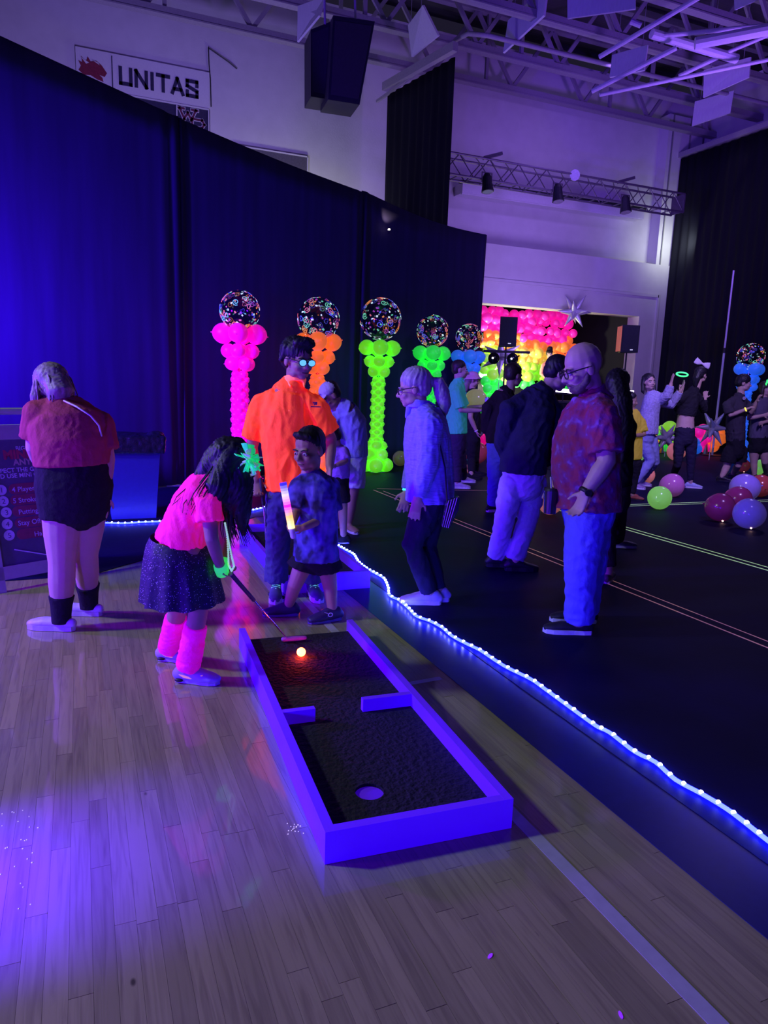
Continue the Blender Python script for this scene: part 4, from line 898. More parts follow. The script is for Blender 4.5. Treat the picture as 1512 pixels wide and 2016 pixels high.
    if pants:
        P_ = pants; t_ = P_.get('t', .014); mb = MB(); k1 = P_.get('i1', 2)
        for q in LG: mb.ell(q[0], q[3][0]+t_)
        mb.loft([T[i][0] for i in range(0, k1)], [(T[i][1]+t_, T[i][2]+t_) for i in range(0, k1)], lat=lat, n=20)
        for (Hp, K, Ak, r_, G, l) in LG:
            ln = P_.get('ln', 1.95); tk = P_.get('tk', .012); fl_ = P_.get('flare', .0)
            if ln <= 1: Q = Hp+(K-Hp)*ln; mb.loft([Hp, (Hp+Q)/2, Q], [r_[0]+t_, r_[0]*.95+tk+fl_*.5, r_[0]*(1-.2*ln)+tk+fl_], n=16, round_=False)
            else:
                Q = K+(Ak-K)*(ln-1); mb.loft([Hp, Hp*.5+K*.5, K, K*.6+Q*.4, Q], [r_[0]+t_, r_[0]*.88+tk, r_[1]+tk*1.1, r_[2]+tk, r_[3]+tk*1.3+fl_], n=16, round_=False)
        soft(P_.get('name', 'trousers'), mb, P_['m'], root, P_.get('vox', max(vox, .008)), 4, wrinkle(P_.get('wr', .005), P_.get('wk', 22.), int(T[0][0][1]*100) % 89, 1.0))
    if shoes:
        for (Hp, K, Ak, r_, G, l) in LG:
            shoe(root, G, dirv(l.get('toe', face)), shoes.get('s', 1.0), shoes['m'], shoes['sole'], l.get('lift', 0.0), l.get('pitch', 0.0), shoes.get('lace'), shoes.get('style', 'sneaker'))
    return root, J, h, T, AR, LG
def hair_cap(h, root, m_, vox=.009, grow=1.0, extra=(), front=.0, amp=.003, seed=0, name='hair', low=0.0):
    s = h.s; mb = MB(); mb.ell(h.at(0, -.026+front, .046), (.082*s*grow, .096*s*grow, .084*s*grow), h.ax, 18, 12); mb.ell(h.at(0, -.052, .0-low), (.074*s*grow, .062*s*grow, .07*s), h.ax)
    for P, R in extra: mb.loft(P, R, n=10)
    return soft(name, mb, m_, root, vox, 2, strands(amp, seed))
def locks(h, root, m_, paths, name='hair_locks', seed=0, n=14, spread=.02, r_=.007):
    """loose strands following guide paths"""
    rr = random.Random(seed); mb = MB()
    for P in paths:
        for k in range(n):
            off = A3([rr.gauss(0, 1), rr.gauss(0, 1), rr.gauss(0, 1)])*spread; L2 = rr.uniform(.8, 1.08); Q = []
            for i, p in enumerate(P):
                t = i/(len(P)-1); Q.append(A3(p)+off*(.5+t)+A3([rr.gauss(0, 1), rr.gauss(0, 1), 0])*.004)
            Q[-1] = Q[-2]+(Q[-1]-Q[-2])*L2
            mb.loft(Q, [r_*(1-.75*(i/(len(P)-1))) for i in range(len(P))], n=6)
    return mb.build(name, m_, root, smooth=True)
def glasses(h, root, m_, lens=None, wd=.024, ht=.018):
    s = h.s; g = None; mb = MB()
    for k in (-1, 1):
        ring = [h.at(k*.031+wd*math.cos(q), .098, -.006+ht*math.sin(q)) for q in [2*math.pi*i/16 for i in range(17)]]; mb.loft(ring, [.0028*s]*17, n=6, round_=False)
        mb.loft([h.at(k*.055, .096, 0), h.at(k*.077, .05, .004), h.at(k*.079, -.015, .002)], [.003*s]*3, n=6)
    mb.loft([h.at(-.008, .10, -.003), h.at(.008, .10, -.003)], [.0028*s]*2, n=6); o = mb.build('glasses', m_, root, smooth=True)
    if lens:
        for k in (-1, 1): MB().ell(h.at(k*.031, .099, -.006), (wd*.97*s, .0025*s, ht*.97*s), h.ax, 16, 8).build('lens', lens, o, smooth=True)
    return o
def band(root, p, ax_, r_, wd, m_, name='wristband'):
    a = nrm(ax_); MB().loft([p-a*wd/2, p, p+a*wd/2], [r_, r_*1.06, r_], n=16, round_=False).build(name, m_, root, smooth=True)

def skinm(n_, c): return mat(n_, c, .55, var=.08, nscale=12, bump=.05, bscale=180)
sk_l = skinm('skin_light', (.56, .36, .30)); sk_m = skinm('skin_tan', (.40, .24, .17)); sk_d = skinm('skin_brown', (.30, .17, .12))
hair_b = mat('hair_black', (.010, .008, .014), .55, var=.4, nscale=60, stretch=(1, 1, .15)); hair_br = mat('hair_brown', (.03, .019, .018), .55, var=.4, nscale=60, stretch=(1, 1, .15)); hair_g = mat('hair_silver', (.42, .38, .42), .5, var=.3, nscale=70, stretch=(1, 1, .2))
hair_bl = mat('hair_ash_blonde', (.26, .20, .20), .5, var=.35, nscale=70, stretch=(1, 1, .15))
def cloth(n_, c, e=None, es=0., rough=.85, b=.25, bs=45.): return mat(n_, c, rough, e=e, es=es, var=.08, nscale=18, bump=b, bscale=bs, spec=.2)
wht = mat('white_rubber', (.7, .7, .75), .5); blkr = mat('black_rubber_sole', (.012, .012, .015), .5)
denim = cloth('denim_light', (.14, .13, .72), e=(.02, 0, 1.), es=.05); dkdenim = cloth('denim_dark', (.075, .085, .20)); blkc = cloth('black_cloth', (.016, .014, .022)); navyc = cloth('navy_cloth', (.018, .018, .05))  # light denim: faint blue emission imitates its glow under the black light

# 1  woman in the red tee reading the sign
root, J, h, T, AR, LG = person((130, 1236), 'woman seen from behind in red tee, black shorts and pale clogs at the left', 150, sk_l,
    [(147, 1000, 0, .185, .14), (147, 955, 0, .20, .16), (145, 915, 0, .19, .14), (141, 872, 0, .195, .14), (133, 832, .03, .195, .125), (118, 802, .06, .12, .09), (107, 789, .08, .055, .055)],
    (100, 767, .10, 1.12, 132, 20), [dict(p=[(74, 817, -.02), (67, 882, 0), (86, 928, .16)], r=(.058, .046, .031)), dict(p=[(196, 838, .10), (210, 905, .07), (203, 975, .03)], r=(.06, .048, .032), curl=.5)],
    [dict(p=[(122, 995, -.04), (122, 1108, -.05)], f=(122, 1240), toe=95, r=(.115, .075, .075, .05)), dict(p=[(174, 995, .05), (168, 1092, .08)], f=(176, 1211), toe=92, r=(.11, .073, .072, .048))],
    shirt=dict(m=cloth('red_tee', (.42, .06, .10)), i0=2, t=.02, sl=.72, st=.022, wr=.003), pants=dict(m=blkc, ln=.22, i1=3, t=.012, name='shorts', wr=.003), vox=.0085, eyes=False)
for (Hp, K, Ak, r_, G, l) in LG:
    shoe(root, G, dirv(l['toe']), 1.02, mat('clog_lavender', (.62, .55, .72), .5), mat('clog_sole', (.58, .52, .68), .5), style='low', name='clog')
    soft('sock', MB().loft([Ak-UP*.04, Ak, Ak+(K-Ak)*.2, Ak+(K-Ak)*.40], [.056, .056, .061, .073], n=16, round_=False), blkc, root, .008, 2)
hair_cap(h, root, hair_bl, .009, 1.03, extra=[([h.at(0, -.06, .04), h.at(0, -.10, -.05), J(120, 800, .02), J(135, 826, -.06)], [.075, .075, .06, .03]), ([h.at(.03, -.02, .06), h.at(.085, 0, -.04), h.at(.08, .03, -.11)], [.05, .03, .015]), ([h.at(-.03, -.02, .06), h.at(-.085, 0, -.04), h.at(-.08, .03, -.12)], [.05, .03, .015])], seed=1, amp=.003)
locks(h, root, hair_bl, [[h.at(k*.06, -.02, .09), h.at(k*.088, -.03, .0), h.at(k*.09, .0, -.09), h.at(k*.085, .03, -.17)] for k in (-1, 1)]+[[h.at(k*.03, -.06, .09), h.at(k*.045, -.105, .02), h.at(k*.05, -.10, -.07), h.at(k*.06, -.07, -.14)] for k in (-1, 0, 1)], seed=21, n=16, spread=.012, r_=.006)
a_, b_ = T[5][0]-dirv(150)*.10, T[3][0]-dirv(150)*.155+np.cross(dirv(150), UP)*.17
mp_ = [J(126, 789, -.06), J(150, 800, -.11), J(178, 818, -.115), J(195, 838, -.05), J(200, 858, -.015)]
MB().loft(mp_, [.005]*5, n=6).build('piping', wht, root, smooth=True)

# 2  girl putting
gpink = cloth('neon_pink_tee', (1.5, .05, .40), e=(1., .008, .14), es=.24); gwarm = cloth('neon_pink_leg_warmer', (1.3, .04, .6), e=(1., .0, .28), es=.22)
root, J, h, T, AR, LG = person((365, 1340), 'girl in neon pink tee and sequin skirt bending over to putt', 270, sk_m,
    [(347, 1088, 0, .10, .088), (351, 1064, 0, .105, .09), (368, 1030, 0, .105, .09), (386, 992, 0, .11, .09), (408, 962, 0, .105, .08), (425, 942, 0, .065, .055), (436, 932, 0, .038, .04)],
    (452, 917, 0, .86, 268, 48), [dict(p=[(410, 992, -.11), (417, 1062, -.14), (434, 1116, -.05)], r=(.040, .032, .024), hs=.72, curl=1.0, hd=(452, 1130, -.02)), dict(p=[(428, 978, .11), (444, 1058, .12), (440, 1108, .02)], r=(.040, .032, .024), hs=.72, curl=1.0, hd=(456, 1124, 0), side=-1)],
    [dict(p=[(368, 1085, -.06), (392, 1196, -.06)], f=(370, 1342), toe=277, r=(.068, .048, .046, .034)), dict(p=[(346, 1085, .06), (352, 1190, .07)], f=(334, 1300), toe=277, r=(.068, .048, .046, .034))],
    shirt=dict(m=gpink, i0=2, t=.02, sl=.5, st=.02, wr=.006, wk=30, hem=(356, 1068, 0, .142, .128)), shoes=dict(m=mat('girl_shoe_lilac', (.42, .36, .62), .5, var=.25, nscale=9), sole=mat('shoe_sole_lilac', (.5, .45, .7), .5), s=.80, lace=mat('lace_lilac', (.6, .55, .75), .5)), vox=.0065, eyes=False, sc=.8)
seq = mat2('sequin_skirt', (.010, .008, .03), (.02, .015, .06), 30, .5, .2, .6, sp=(105, .17, (.9, .85, 1.0)))
sk = MB(); fvg = dirv(270)
V = []; nn_ = 64
for j in range(9):
    t_ = j/8; c_ = J(351, 1062, 0)*(1-t_)+J(360, 1180, 0)*t_
    for k in range(nn_):
        a = 2*math.pi*k/nn_; rr = (.133+.067*t_**.55)*(1+.06*t_*math.sin(a*11+t_))
        V.append(c_+fvg*rr*math.cos(a)*.98+ED*rr*math.sin(a)*1.02-UP*(.02*math.cos(a+.3)*(1-t_)-.006*t_*math.sin(a*11)))
V2 = [v*1.0-UP*.004 for v in V]
sk.add(V, [(j*nn_+k, j*nn_+(k+1) % nn_, (j+1)*nn_+(k+1) % nn_, (j+1)*nn_+k) for j in range(8) for k in range(nn_)]); sk.build('skirt', seq, root, smooth=True)
soft('shorts', MB().loft([T[0][0], T[1][0]], [(.10, .09), (.10, .09)], lat=ED, n=14).loft([LG[0][0], LG[0][0]*.6+LG[0][1]*.4], [.066, .064], n=12).loft([LG[1][0], LG[1][0]*.6+LG[1][1]*.4], [.066, .064], n=12), blkc, root, .009, 3)
for (Hp, K, Ak, r_, G, l) in LG:
    soft('leg_warmer', MB().loft([K*.72+Ak*.28, K*.5+Ak*.5, K*.25+Ak*.75, Ak+UP*.005], [.055, .058, .06, .062], n=18, round_=False), gwarm, root, .007, 2, wrinkle(.004, 40, 5, 2.5))
    td = dirv(l['toe']); o_ = G+UP*.002; side = -1
    mb = MB(); sw = [(-.035, .048), (-.01, .034), (.03, .029), (.075, .040), (.10, .054), (.065, .048), (.02, .042), (-.02, .047)]
    for sd_ in (-1, 1): mb.poly([o_+td*a*.8*1.15+np.cross(td, UP)*sd_*.0335+UP*z for a, z in (sw if sd_ > 0 else sw[::-1])], np.cross(td, UP)*sd_, .004)
    for sd_ in (-1, 1): q_ = o_-td*.035+np.cross(td, UP)*sd_*.031+UP*.016; MB().ell(q_, (.022, .010, .009), (td, np.cross(td, UP), UP)).build('heel_air_unit', blkr, root, smooth=True)
    mb.build('shoe_swoosh', mat('swoosh_coral', (.9, .4, .35), .5, e=(1, .35, .25), es=.4), root)
gh = hair_cap(h, root, hair_b, .008, 1.1, extra=[
    ([h.at(0, -.06, .04), J(425, 912, 0), J(398, 940, -.02), J(372, 965, -.03)], [.085, .075, .045, .012]),
    ([h.at(.0, -.02, .06), h.at(0, -.02, -.03), J(450, 985, -.03), J(448, 1030, -.02)], [.095, .09, .07, .02]),
    ([h.at(.05, .05, .05), J(470, 960, -.06), J(474, 1010, -.05), J(478, 1048, -.04)], [.05, .055, .04, .012]),
    ([h.at(-.05, .05, .05), J(476, 960, .06), J(478, 1010, .05), J(480, 1052, .05)], [.05, .055, .04, .012]),
    ([h.at(.05, -.02, .03), J(428, 960, -.10), J(420, 1000, -.10), J(424, 1030, -.09)], [.06, .055, .035, .01])], amp=.005, seed=2)
locks(h, root, hair_b, [[h.at(0, -.08, .05), J(412, 925, 0), J(388, 955, -.05), J(362, 985, -.1), J(356, 1002, -.11)], [h.at(.04, -.06, .03), J(418, 940, -.08), J(398, 975, -.12), J(388, 1000, -.13)], [h.at(.05, .04, .0), J(468, 980, -.05), J(472, 1030, -.04), J(486, 1066, -.03)], [h.at(0, 0, -.02), J(452, 1000, -.05), J(455, 1040, -.04), J(462, 1060, -.02)]], seed=3, n=22, spread=.016, r_=.005)
# bow
tul = cloth('green_tulle', (.1, .75, .35), e=(.01, .8, .22), es=.45); tulw = cloth('white_tulle', (.6, .7, .75), e=(.4, .6, .7), es=.2); rr = random.Random(5)
mb = MB(); bc_ = J(491, 903, -.05)
for k in range(64):
    d = nrm(A3([rr.gauss(0, .7), rr.gauss(0, .7), rr.gauss(-.35, .9)])); mb.cur = 1 if k % 5 == 0 else 0
    s2 = nrm(np.cross(d, A3([rr.gauss(0, 1), rr.gauss(0, 1), rr.gauss(0, 1)]))); L2 = rr.uniform(.035, .085); mb.loft([bc_, bc_+d*L2*.6, bc_+d*L2], [(.006, .003), (.015, .004), (.018, .003)], lat=s2, n=8)
mb.build('hair_bow', [tul, tulw], root, smooth=True)
# gloves / wristbands
gg = cloth('neon_green_cuff', (.15, .85, .25), e=(.03, .9, .12), es=.55)
band(root, J(436, 1120, -.04), AR[0][2]-AR[0][1], .032, .06, gg, 'cuff'); band(root, AR[1][2], AR[1][2]-AR[1][1], .027, .035, gg, 'cuff')
# beads
mb = MB(); bp = [J(443, 1030, -.07), J(449, 1060, -.07), J(456, 1095, -.06), J(461, 1115, -.05), J(456, 1124, -.04), J(450, 1112, -.03), J(449, 1080, -.03), J(446, 1040, -.02), J(440, 985, .0)]
seg = []
for i in range(len(bp)-1):
    for k in range(9): seg.append(bp[i]+(bp[i+1]-bp[i])*k/9)
for p in seg: mb.ell(p, .0052, n=8, m=6)
nk_ = mb.build('bead_necklace', mat('glow_beads', (.6, .85, .65), .4, e=(.45, .85, .5), es=.5), root, smooth=True); nk_['kind'] = 'stuff'
# her putter
def putter(lb, grip, gend, tip, hd, hw, m_head, grm):
    t = thing('golf_putter', A3([tip[0], tip[1], 0]) if tip[2] < .2 else tip, lb, 'putter', 'golf putters')
    MB().loft([grip, gend], [.0125, .0105], n=10).build('grip', grm, t, smooth=True)
    MB().loft([gend, tip], [.006, .0045], n=8).build('shaft', mat('chrome_shaft', (.7, .65, .75), .18, metal=.9), t, smooth=True)
    d = nrm(hd*A3([1, 1, 0])); sd = np.cross(d, UP)
    soft('head', MB().loft([tip-d*.025, tip+d*hw*.5, tip+d*hw], [(.016, .013), (.017, .014), (.014, .012)], lat=sd, n=10), m_head, t, .004, 2)
grm = mat('grip_navy', (.03, .03, .09), .6, bump=.3, bscale=200); hdm = mat('putter_head_violet', (.30, .10, .40), .45)
tp = gnd(566, 1258, .072); ga = J(428, 1090, -.03)
gz_ = J(448, 1122, -.02); dd_ = tp-gz_; gend = gz_+dd_*.40
putter('putter held by the girl, its violet head beside the glowing ball', gz_-dd_*.13, gend, tp, ER*.95+ED*.3, .10, hdm, grm)

# 3  man in the orange polo
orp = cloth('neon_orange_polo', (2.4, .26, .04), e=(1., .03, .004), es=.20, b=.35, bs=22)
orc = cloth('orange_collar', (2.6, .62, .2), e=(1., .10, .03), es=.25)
root, J, h, T, AR, LG = person((582, 1172), 'man in bright orange polo and jeans standing behind the boy', 345, sk_m,
    [(577, 985, 0, .155, .115), (577, 955, 0, .165, .12), (573, 905, 0, .158, .12), (568, 850, 0, .165, .12), (567, 808, 0, .168, .115), (571, 774, 0, .11, .085), (581, 748, 0, .06, .06)],
    (586, 708, -.02, 1.14, 318, 8), [dict(p=[(516, 800, 0), (496, 880, .03), (505, 946, -.04)], curl=1.0, n=0, side=-1), dict(p=[(622, 803, 0), (652, 866, .03), (649, 920, -.08)], curl=.35, n=60)],
    [dict(p=[(552, 978, 0), (547, 1068, -.05)], f=(543, 1174), toe=352), dict(p=[(602, 978, 0), (612, 1068, -.03)], f=(615, 1172), toe=340)],
    shirt=dict(m=orp, i0=2, t=.026, sl=.78, st=.03, wr=.010, wk=20, collar=orc, hem=(577, 962, 0, .186, .150)), pants=dict(m=dkdenim, ln=1.92, tk=.024, flare=.012, wr=.008), shoes=dict(m=mat('skate_shoe', (.10, .09, .22), .6), sole=wht, s=1.0, lace=mat('mint_lace', (.3, .8, .65), .5, e=(.2, .8, .6), es=.35)), vox=.007, hairm=hair_b)
hair_cap(h, root, hair_b, .009, 1.07, extra=[([h.at(-.05, .05, .10), h.at(0, .075, .11), h.at(.05, .05, .10)], [.03, .035, .03]), ([h.at(-.07, -.02, .07), h.at(-.085, -.04, -.01)], [.03, .02]), ([h.at(.07, -.02, .07), h.at(.085, -.04, -.01)], [.03, .02])], amp=.006, seed=4)
glasses(h, root, mat('dark_frame', (.01, .01, .015), .3), mat('lens_glare', (.1, .25, .9), .05, e=(.12, .45, 1.0), es=1.3), .026, .019)  # blue-white reflection on the lenses is painted as emission
# placket and chest emblem
fvO = dirv(345); latO = np.cross(fvO, UP)
pc = [T[-1][0]+fvO*.066-UP*.03, T[-2][0]+fvO*.104-UP*.02, T[-3][0]+fvO*.136-UP*.0]
MB().loft(pc, [(.018, .004)]*3, lat=latO, n=8).build('placket', orc, root, smooth=True)
c_ = J(613, 797, -.135); mb = MB()
strokes(mb, [(0, .016, .026, .016), (.004, .008, .024, .010), (.010, 0, .018, .008), (.02, .0, .026, .006), (-.012, -.012, .05, -.012)], c_-latO*.01, -latO if latO@ER < 0 else latO, UP, fvO, .006, .004); mb.build('chest_emblem', mat('emblem_navy', (.10, .02, .12), .6), root)
tp = J(536, 1178, -.10); tp = A3([tp[0], tp[1], .03]); gz_ = J(516, 968, -.07); dd_ = tp-gz_
putter('putter hanging from the orange-shirted man\'s hand', gz_-dd_*.12, gz_+dd_*.12, tp, ER*.8-ED*.5, .10, mat('putter_head_black', (.015, .013, .03), .4), grm)

# 4  boy
camo = mat2('camo_tee', (.02, .016, .09), (.085, .07, .42), 11, .48, .08, .85, c3=(.15, .12, .55))
root, J, h, T, AR, LG = person((612, 1220), 'small boy in blue camouflage tee and dark shorts holding a light wand', 42, sk_m,
    [(621, 1100, 0, .115, .09), (622, 1068, 0, .12, .095), (622, 1020, 0, .12, .092), (620, 972, 0, .125, .09), (615, 944, 0, .095, .07), (610, 928, 0, .04, .04)],
    (608, 884, -.02, 1.08, 30, 12), [dict(p=[(648, 960, .04), (655, 1014, 0), (598, 1038, -.20)], r=(.037, .030, .023), hs=.75, curl=.9, n=90, hd=(572, 1042, -.24)), dict(p=[(590, 962, -.05), (582, 1008, -.10), (576, 1028, -.20)], r=(.037, .030, .023), hs=.75, curl=.9, n=300, side=-1, hd=(566, 1040, -.24))],
    [dict(p=[(603, 1098, 0), (580, 1153, -.03)], f=(568, 1212), toe=82, r=(.066, .046, .042, .03)), dict(p=[(640, 1098, 0), (650, 1156, .02)], f=(654, 1222), toe=62, r=(.066, .046, .042, .03))],
    shirt=dict(m=camo, i0=1, t=.03, sl=.85, st=.024, wr=.006, hem=(622, 1100, 0, .158, .14)), pants=dict(m=blkc, ln=.42, t=.018, tk=.022, flare=.02, name='shorts'), shoes=dict(m=mat('boy_shoe', (.03, .02, .07), .5), sole=mat('boy_sole', (.12, .06, .28), .5), s=.80, lace=mat('boy_lace', (.05, .04, .12), .5)), vox=.006, hairm=hair_b, sc=.8)
hair_cap(h, root, hair_b, .008, .985, amp=.002, seed=6, extra=[([h.at(-.045, .055, .088), h.at(0, .07, .10), h.at(.045, .05, .092)], [.018, .024, .018])])
G = LG[1][4]; td = dirv(62); c_ = G+td*.03+np.cross(td, UP)*.036*(1 if (np.cross(td, UP)@ED) < 0 else -1)+UP*.055
mb = MB(); sd_ = nrm(c_-(G+td*.03+UP*.055)); mb.loft([c_+td*.014*math.cos(q)+UP*.012*math.sin(q)+sd_*.003 for q in [2*math.pi*i/12 for i in range(13)]], [.003]*13, n=5, round_=False); mb.loft([c_+td*.02+UP*.012+sd_*.003, c_+td*.04+UP*.02+sd_*.003], [.003, .002], n=5); mb.build('shoe_mark', wht, root)
# light wand
wa, wb_ = J(557, 950, -.26), J(577, 1056, -.26); t = thing('light_wand', wb_, 'glowing light wand in the boy\'s hands, violet, pink and yellow', 'light wand')
cs = ((.04, .03, 1.), (.65, .55, 1.), (1., .02, .75), (1., .45, .12), (1., .75, .30)); es_ = (1.0, 1.4, 1.3, 1.6, 1.4)
for k in range(17):
    f_ = k/16*4; i_ = min(int(f_), 3); f_ -= i_; cc = tuple(cs[i_][m]*(1-f_)+cs[i_+1][m]*f_ for m in range(3)); ee = es_[i_]*(1-f_)+es_[i_+1]*f_
    p = wa+(wb_-wa)*(k*.05); q = wa+(wb_-wa)*((k+1)*.05); MB().loft([p, q], [.021, .021], n=14, round_=False).build('glow_segment', mat('wand_glow_%d' % k, cc, .3, e=cc, es=ee), t, smooth=False)
MB().loft([wa+(wb_-wa)*.85, wb_], [.017, .017], n=12).build('handle', wht, t, smooth=True)

# 5  man in the white cap and the child with him
root, J, h, T, AR, LG = person((688, 1046), 'stooping man in pale cap, blue shirt and light shorts behind the boy', 60, sk_m,
    [(690, 928, 0, .16, .125), (690, 898, 0, .175, .14), (690, 862, 0, .18, .13), (687, 828, -.05, .185, .125), (675, 803, -.12, .14, .09), (661, 795, -.16, .06, .06)],
    (650, 778, -.2, 1.02, 62, 36), [dict(p=[(704, 832, 0), (706, 880, -.05), (674, 912, -.2)]), dict(p=[(656, 832, -.15), (650, 872, -.2), (660, 905, -.3)], side=-1)],
    [dict(p=[(698, 926, 0), (692, 985, 0)], f=(686, 1046), toe=330), dict(p=[(682, 926, .06), (674, 985, .1)], f=(664, 1040), toe=30)],
    shirt=dict(m=cloth('pale_blue_shirt', (.30, .34, .62)), i0=1, t=.026, sl=.8, st=.026, wr=.008), pants=dict(m=cloth('pale_shorts', (.60, .60, .72)), ln=.55, t=.02, tk=.03, flare=.015, name='shorts'), shoes=dict(m=sk_m, sole=wht, s=.95, style='low'), vox=.010, hairm=hair_b)
hair_cap(h, root, hair_br, .011, .98, amp=.002)
s = h.s; mb = MB(); mb.ell(h.at(0, -.012, .055), (.084*s, .10*s, .075*s), h.ax); mb.loft([h.at(0, .06, .035), h.at(0, .125, .022), h.at(0, .155, .012)], [(.075*s, .010*s), (.068*s, .009*s), (.04*s, .008*s)], lat=h.r, n=14); capm = cloth('white_cap', (.66, .66, .72)); soft('cap', mb, capm, root, .008, 2)
mb = MB(); strokes(mb, [(-.028, .012, .028, .012), (-.024, .0, .024, .0), (-.008, -.012, .012, -.012)], h.at(0, .092, .062), h.r, nrm(h.u-h.f*.5), nrm(h.f+h.u*.5), .006, .004); mb.build('cap_lettering', navyc, root)
root, J, h, T, AR, LG = person((664, 1072), 'small child in violet tee and black shorts bending in front of the capped man', 95, sk_m,
    [(665, 968, 0, .10, .085), (665, 940, 0, .105, .09), (667, 905, 0, .105, .088), (664, 886, -.02, .08, .065), (658, 876, -.04, .038, .038)],
    (652, 862, -.06, .86, 95, 35), [dict(p=[(676, 890, -.06), (681, 908, -.08), (664, 915, -.15)], r=(.034, .028, .021), hs=.7), dict(p=[(656, 890, .06), (655, 912, .02), (652, 925, -.05)], r=(.034, .028, .021), hs=.7, side=-1)],
    [dict(p=[(672, 965, -.04), (675, 1005, -.04)], f=(676, 1070), r=(.062, .044, .04, .03)), dict(p=[(658, 965, .04), (655, 1005, .04)], f=(654, 1066), r=(.062, .044, .04, .03))],
    shirt=dict(m=cloth('violet_tee', (.38, .18, .70)), i0=1, t=.018, sl=.8, st=.018), pants=dict(m=blkc, ln=.6, t=.016, tk=.02, name='shorts'), shoes=dict(m=blkc, sole=wht, s=.75), vox=.009, eyes=False, sc=.8)
hair_cap(h, root, hair_b, .011, 1.04)

# 6  silver-haired woman
jk = mat('ice_blue_jacket', (.30, .27, .84), .8, var=.10, nscale=20, bump=.5, bscale=38., stretch=(.4, .4, 2.2), spec=.2)
root, J, h, T, AR, LG = person((846, 1192), 'silver-haired woman with ponytail in pale blue jacket walking left', 90, sk_l,
    [(847, 990, 0, .155, .115), (847, 955, 0, .165, .13), (845, 915, 0, .16, .13), (841, 870, 0, .165, .128), (838, 833, 0, .16, .11), (832, 810, 0, .095, .08), (826, 797, 0, .05, .054)],
    (814, 764, 0, 1.04, 92, 12), [dict(p=[(847, 838, -.16), (842, 915, -.2), (822, 982, -.19)], hd=(816, 1015, -.19), n=180), dict(p=[(836, 833, .16), (818, 905, .2), (802, 968, .15)], side=-1, n=180)],
    [dict(p=[(846, 990, -.07), (812, 1072, -.08)], f=(845, 1190), toe=92, pitch=-.0), dict(p=[(850, 990, .07), (838, 1076, .07)], f=(862, 1184), toe=88)],
    shirt=dict(m=jk, i0=1, t=.03, sl=1.93, st=.026, wr=.0055, wk=30, name='jacket', hem=(846, 985, 0, .205, .165)), pants=dict(m=navyc, ln=1.95, tk=.014, flare=.004, wr=.006), shoes=dict(m=mat('white_sneaker', (.58, .56, .72), .6), sole=wht, s=1.0, lace=wht), vox=.007, hairm=hair_g)
hair_cap(h, root, hair_g, .008, 1.05, extra=[([h.at(0, -.09, .03), h.at(0, -.125, .02)], [.045, .03])], amp=.003, seed=8)
soft('ponytail', MB().loft([h.at(0, -.115, .025), J(862, 752, 0), J(870, 774, 0), J(876, 798, 0), J(876, 816, 0)], [.026, .044, .052, .042, .014], n=14), hair_g, root, .008, 2, strands(.003, 2))
band(root, h.at(0, -.118, .022), h.f, .031, .022, cloth('mint_tie', (.35, .55, .40)), 'hair_tie')
glasses(h, root, mat('dark_frame'))
soft('jacket_collar', MB().loft([T[-1][0]-UP*.02-ER*.005, T[-1][0]+UP*.035], [.078, .07], n=16, round_=False).loft([T[-1][0]-ER*.06, J(802, 822, -.02)], [(.02, .03), (.012, .02)], lat=ED, n=8), jk, root, .008, 2)
band(root, AR[1][2]*.96+AR[1][1]*.04, AR[1][2]-AR[1][1], .036, .014, mat('cyan_glow', (.1, .9, .9), .4, e=(.05, .9, .9), es=1.1), 'glow_bracelet')
# handbag
t = thing('handbag', J(888, 1038, -.24), 'glossy dark striped handbag hanging behind the silver-haired woman', 'handbag')
bm_ = mat('patent_black', (.02, .018, .05), .12, var=.5, nscale=6, stretch=(30, 30, .5)); q = [J(878, 988, -.25), J(906, 978, -.25), J(904, 1002, -.25), J(886, 1040, -.25), J(868, 1036, -.25)]
soft('bag_body', MB().poly(q, nrm(np.cross(q[1]-q[0], q[2]-q[0])), .07), bm_, t, .007, 4)
for k in range(4): a = q[0]+(q[1]-q[0])*(.2+.2*k); b_ = q[4]+(q[3]-q[4])*(.2+.2*k); MB().loft([a-ED*.004, b_-ED*.004], [.004, .004], n=6).build('pleat', mat('bag_silver', (.14, .12, .2), .25, metal=.6), t)
MB().loft([J(880, 985, -.22), J(876, 920, -.2), J(862, 858, -.2), J(848, 828, -.19)], [.006]*4, n=6).build('strap', bm_, t)

# 7  man in teal, 8 person in pink hat
teal = cloth('teal_polo', (.10, .55, .42), e=(.02, .5, .35), es=.12)
root, J, h, T, AR, LG = person((906, 960), 'man in teal polo and dark trousers facing the stage', 270, sk_l,
    [(900, 882, 0, .155, .12), (900, 858, 0, .165, .125), (899, 830, 0, .165, .125), (898, 797, 0, .175, .125), (899, 770, 0, .165, .105), (901, 756, 0, .095, .08), (903, 748, 0, .052, .052)],
    (906, 728, 0, 1.12, 272, 4), [dict(p=[(899, 775, -.17), (908, 808, -.2), (944, 808, -.16)], curl=.8), dict(p=[(902, 772, .17), (916, 804, .2), (950, 800, .08)], curl=.8, side=-1)],
    [dict(p=[(898, 880, -.07), (899, 920, -.07)], f=(899, 962)), dict(p=[(903, 880, .07), (909, 916, .08)], f=(911, 950))],
    shirt=dict(m=teal, i0=2, t=.025, sl=.85, st=.026, collar=teal, hem=(899, 853, 0, .19, .155)), pants=dict(m=cloth('plum_trousers', (.05, .03, .09)), ln=1.95, tk=.02), shoes=dict(m=mat('lilac_sneaker', (.5, .42, .62), .5), sole=wht, s=1.0), vox=.010, hairm=hair_br)
hair_cap(h, root, hair_br, .011, 1.0, amp=.002)
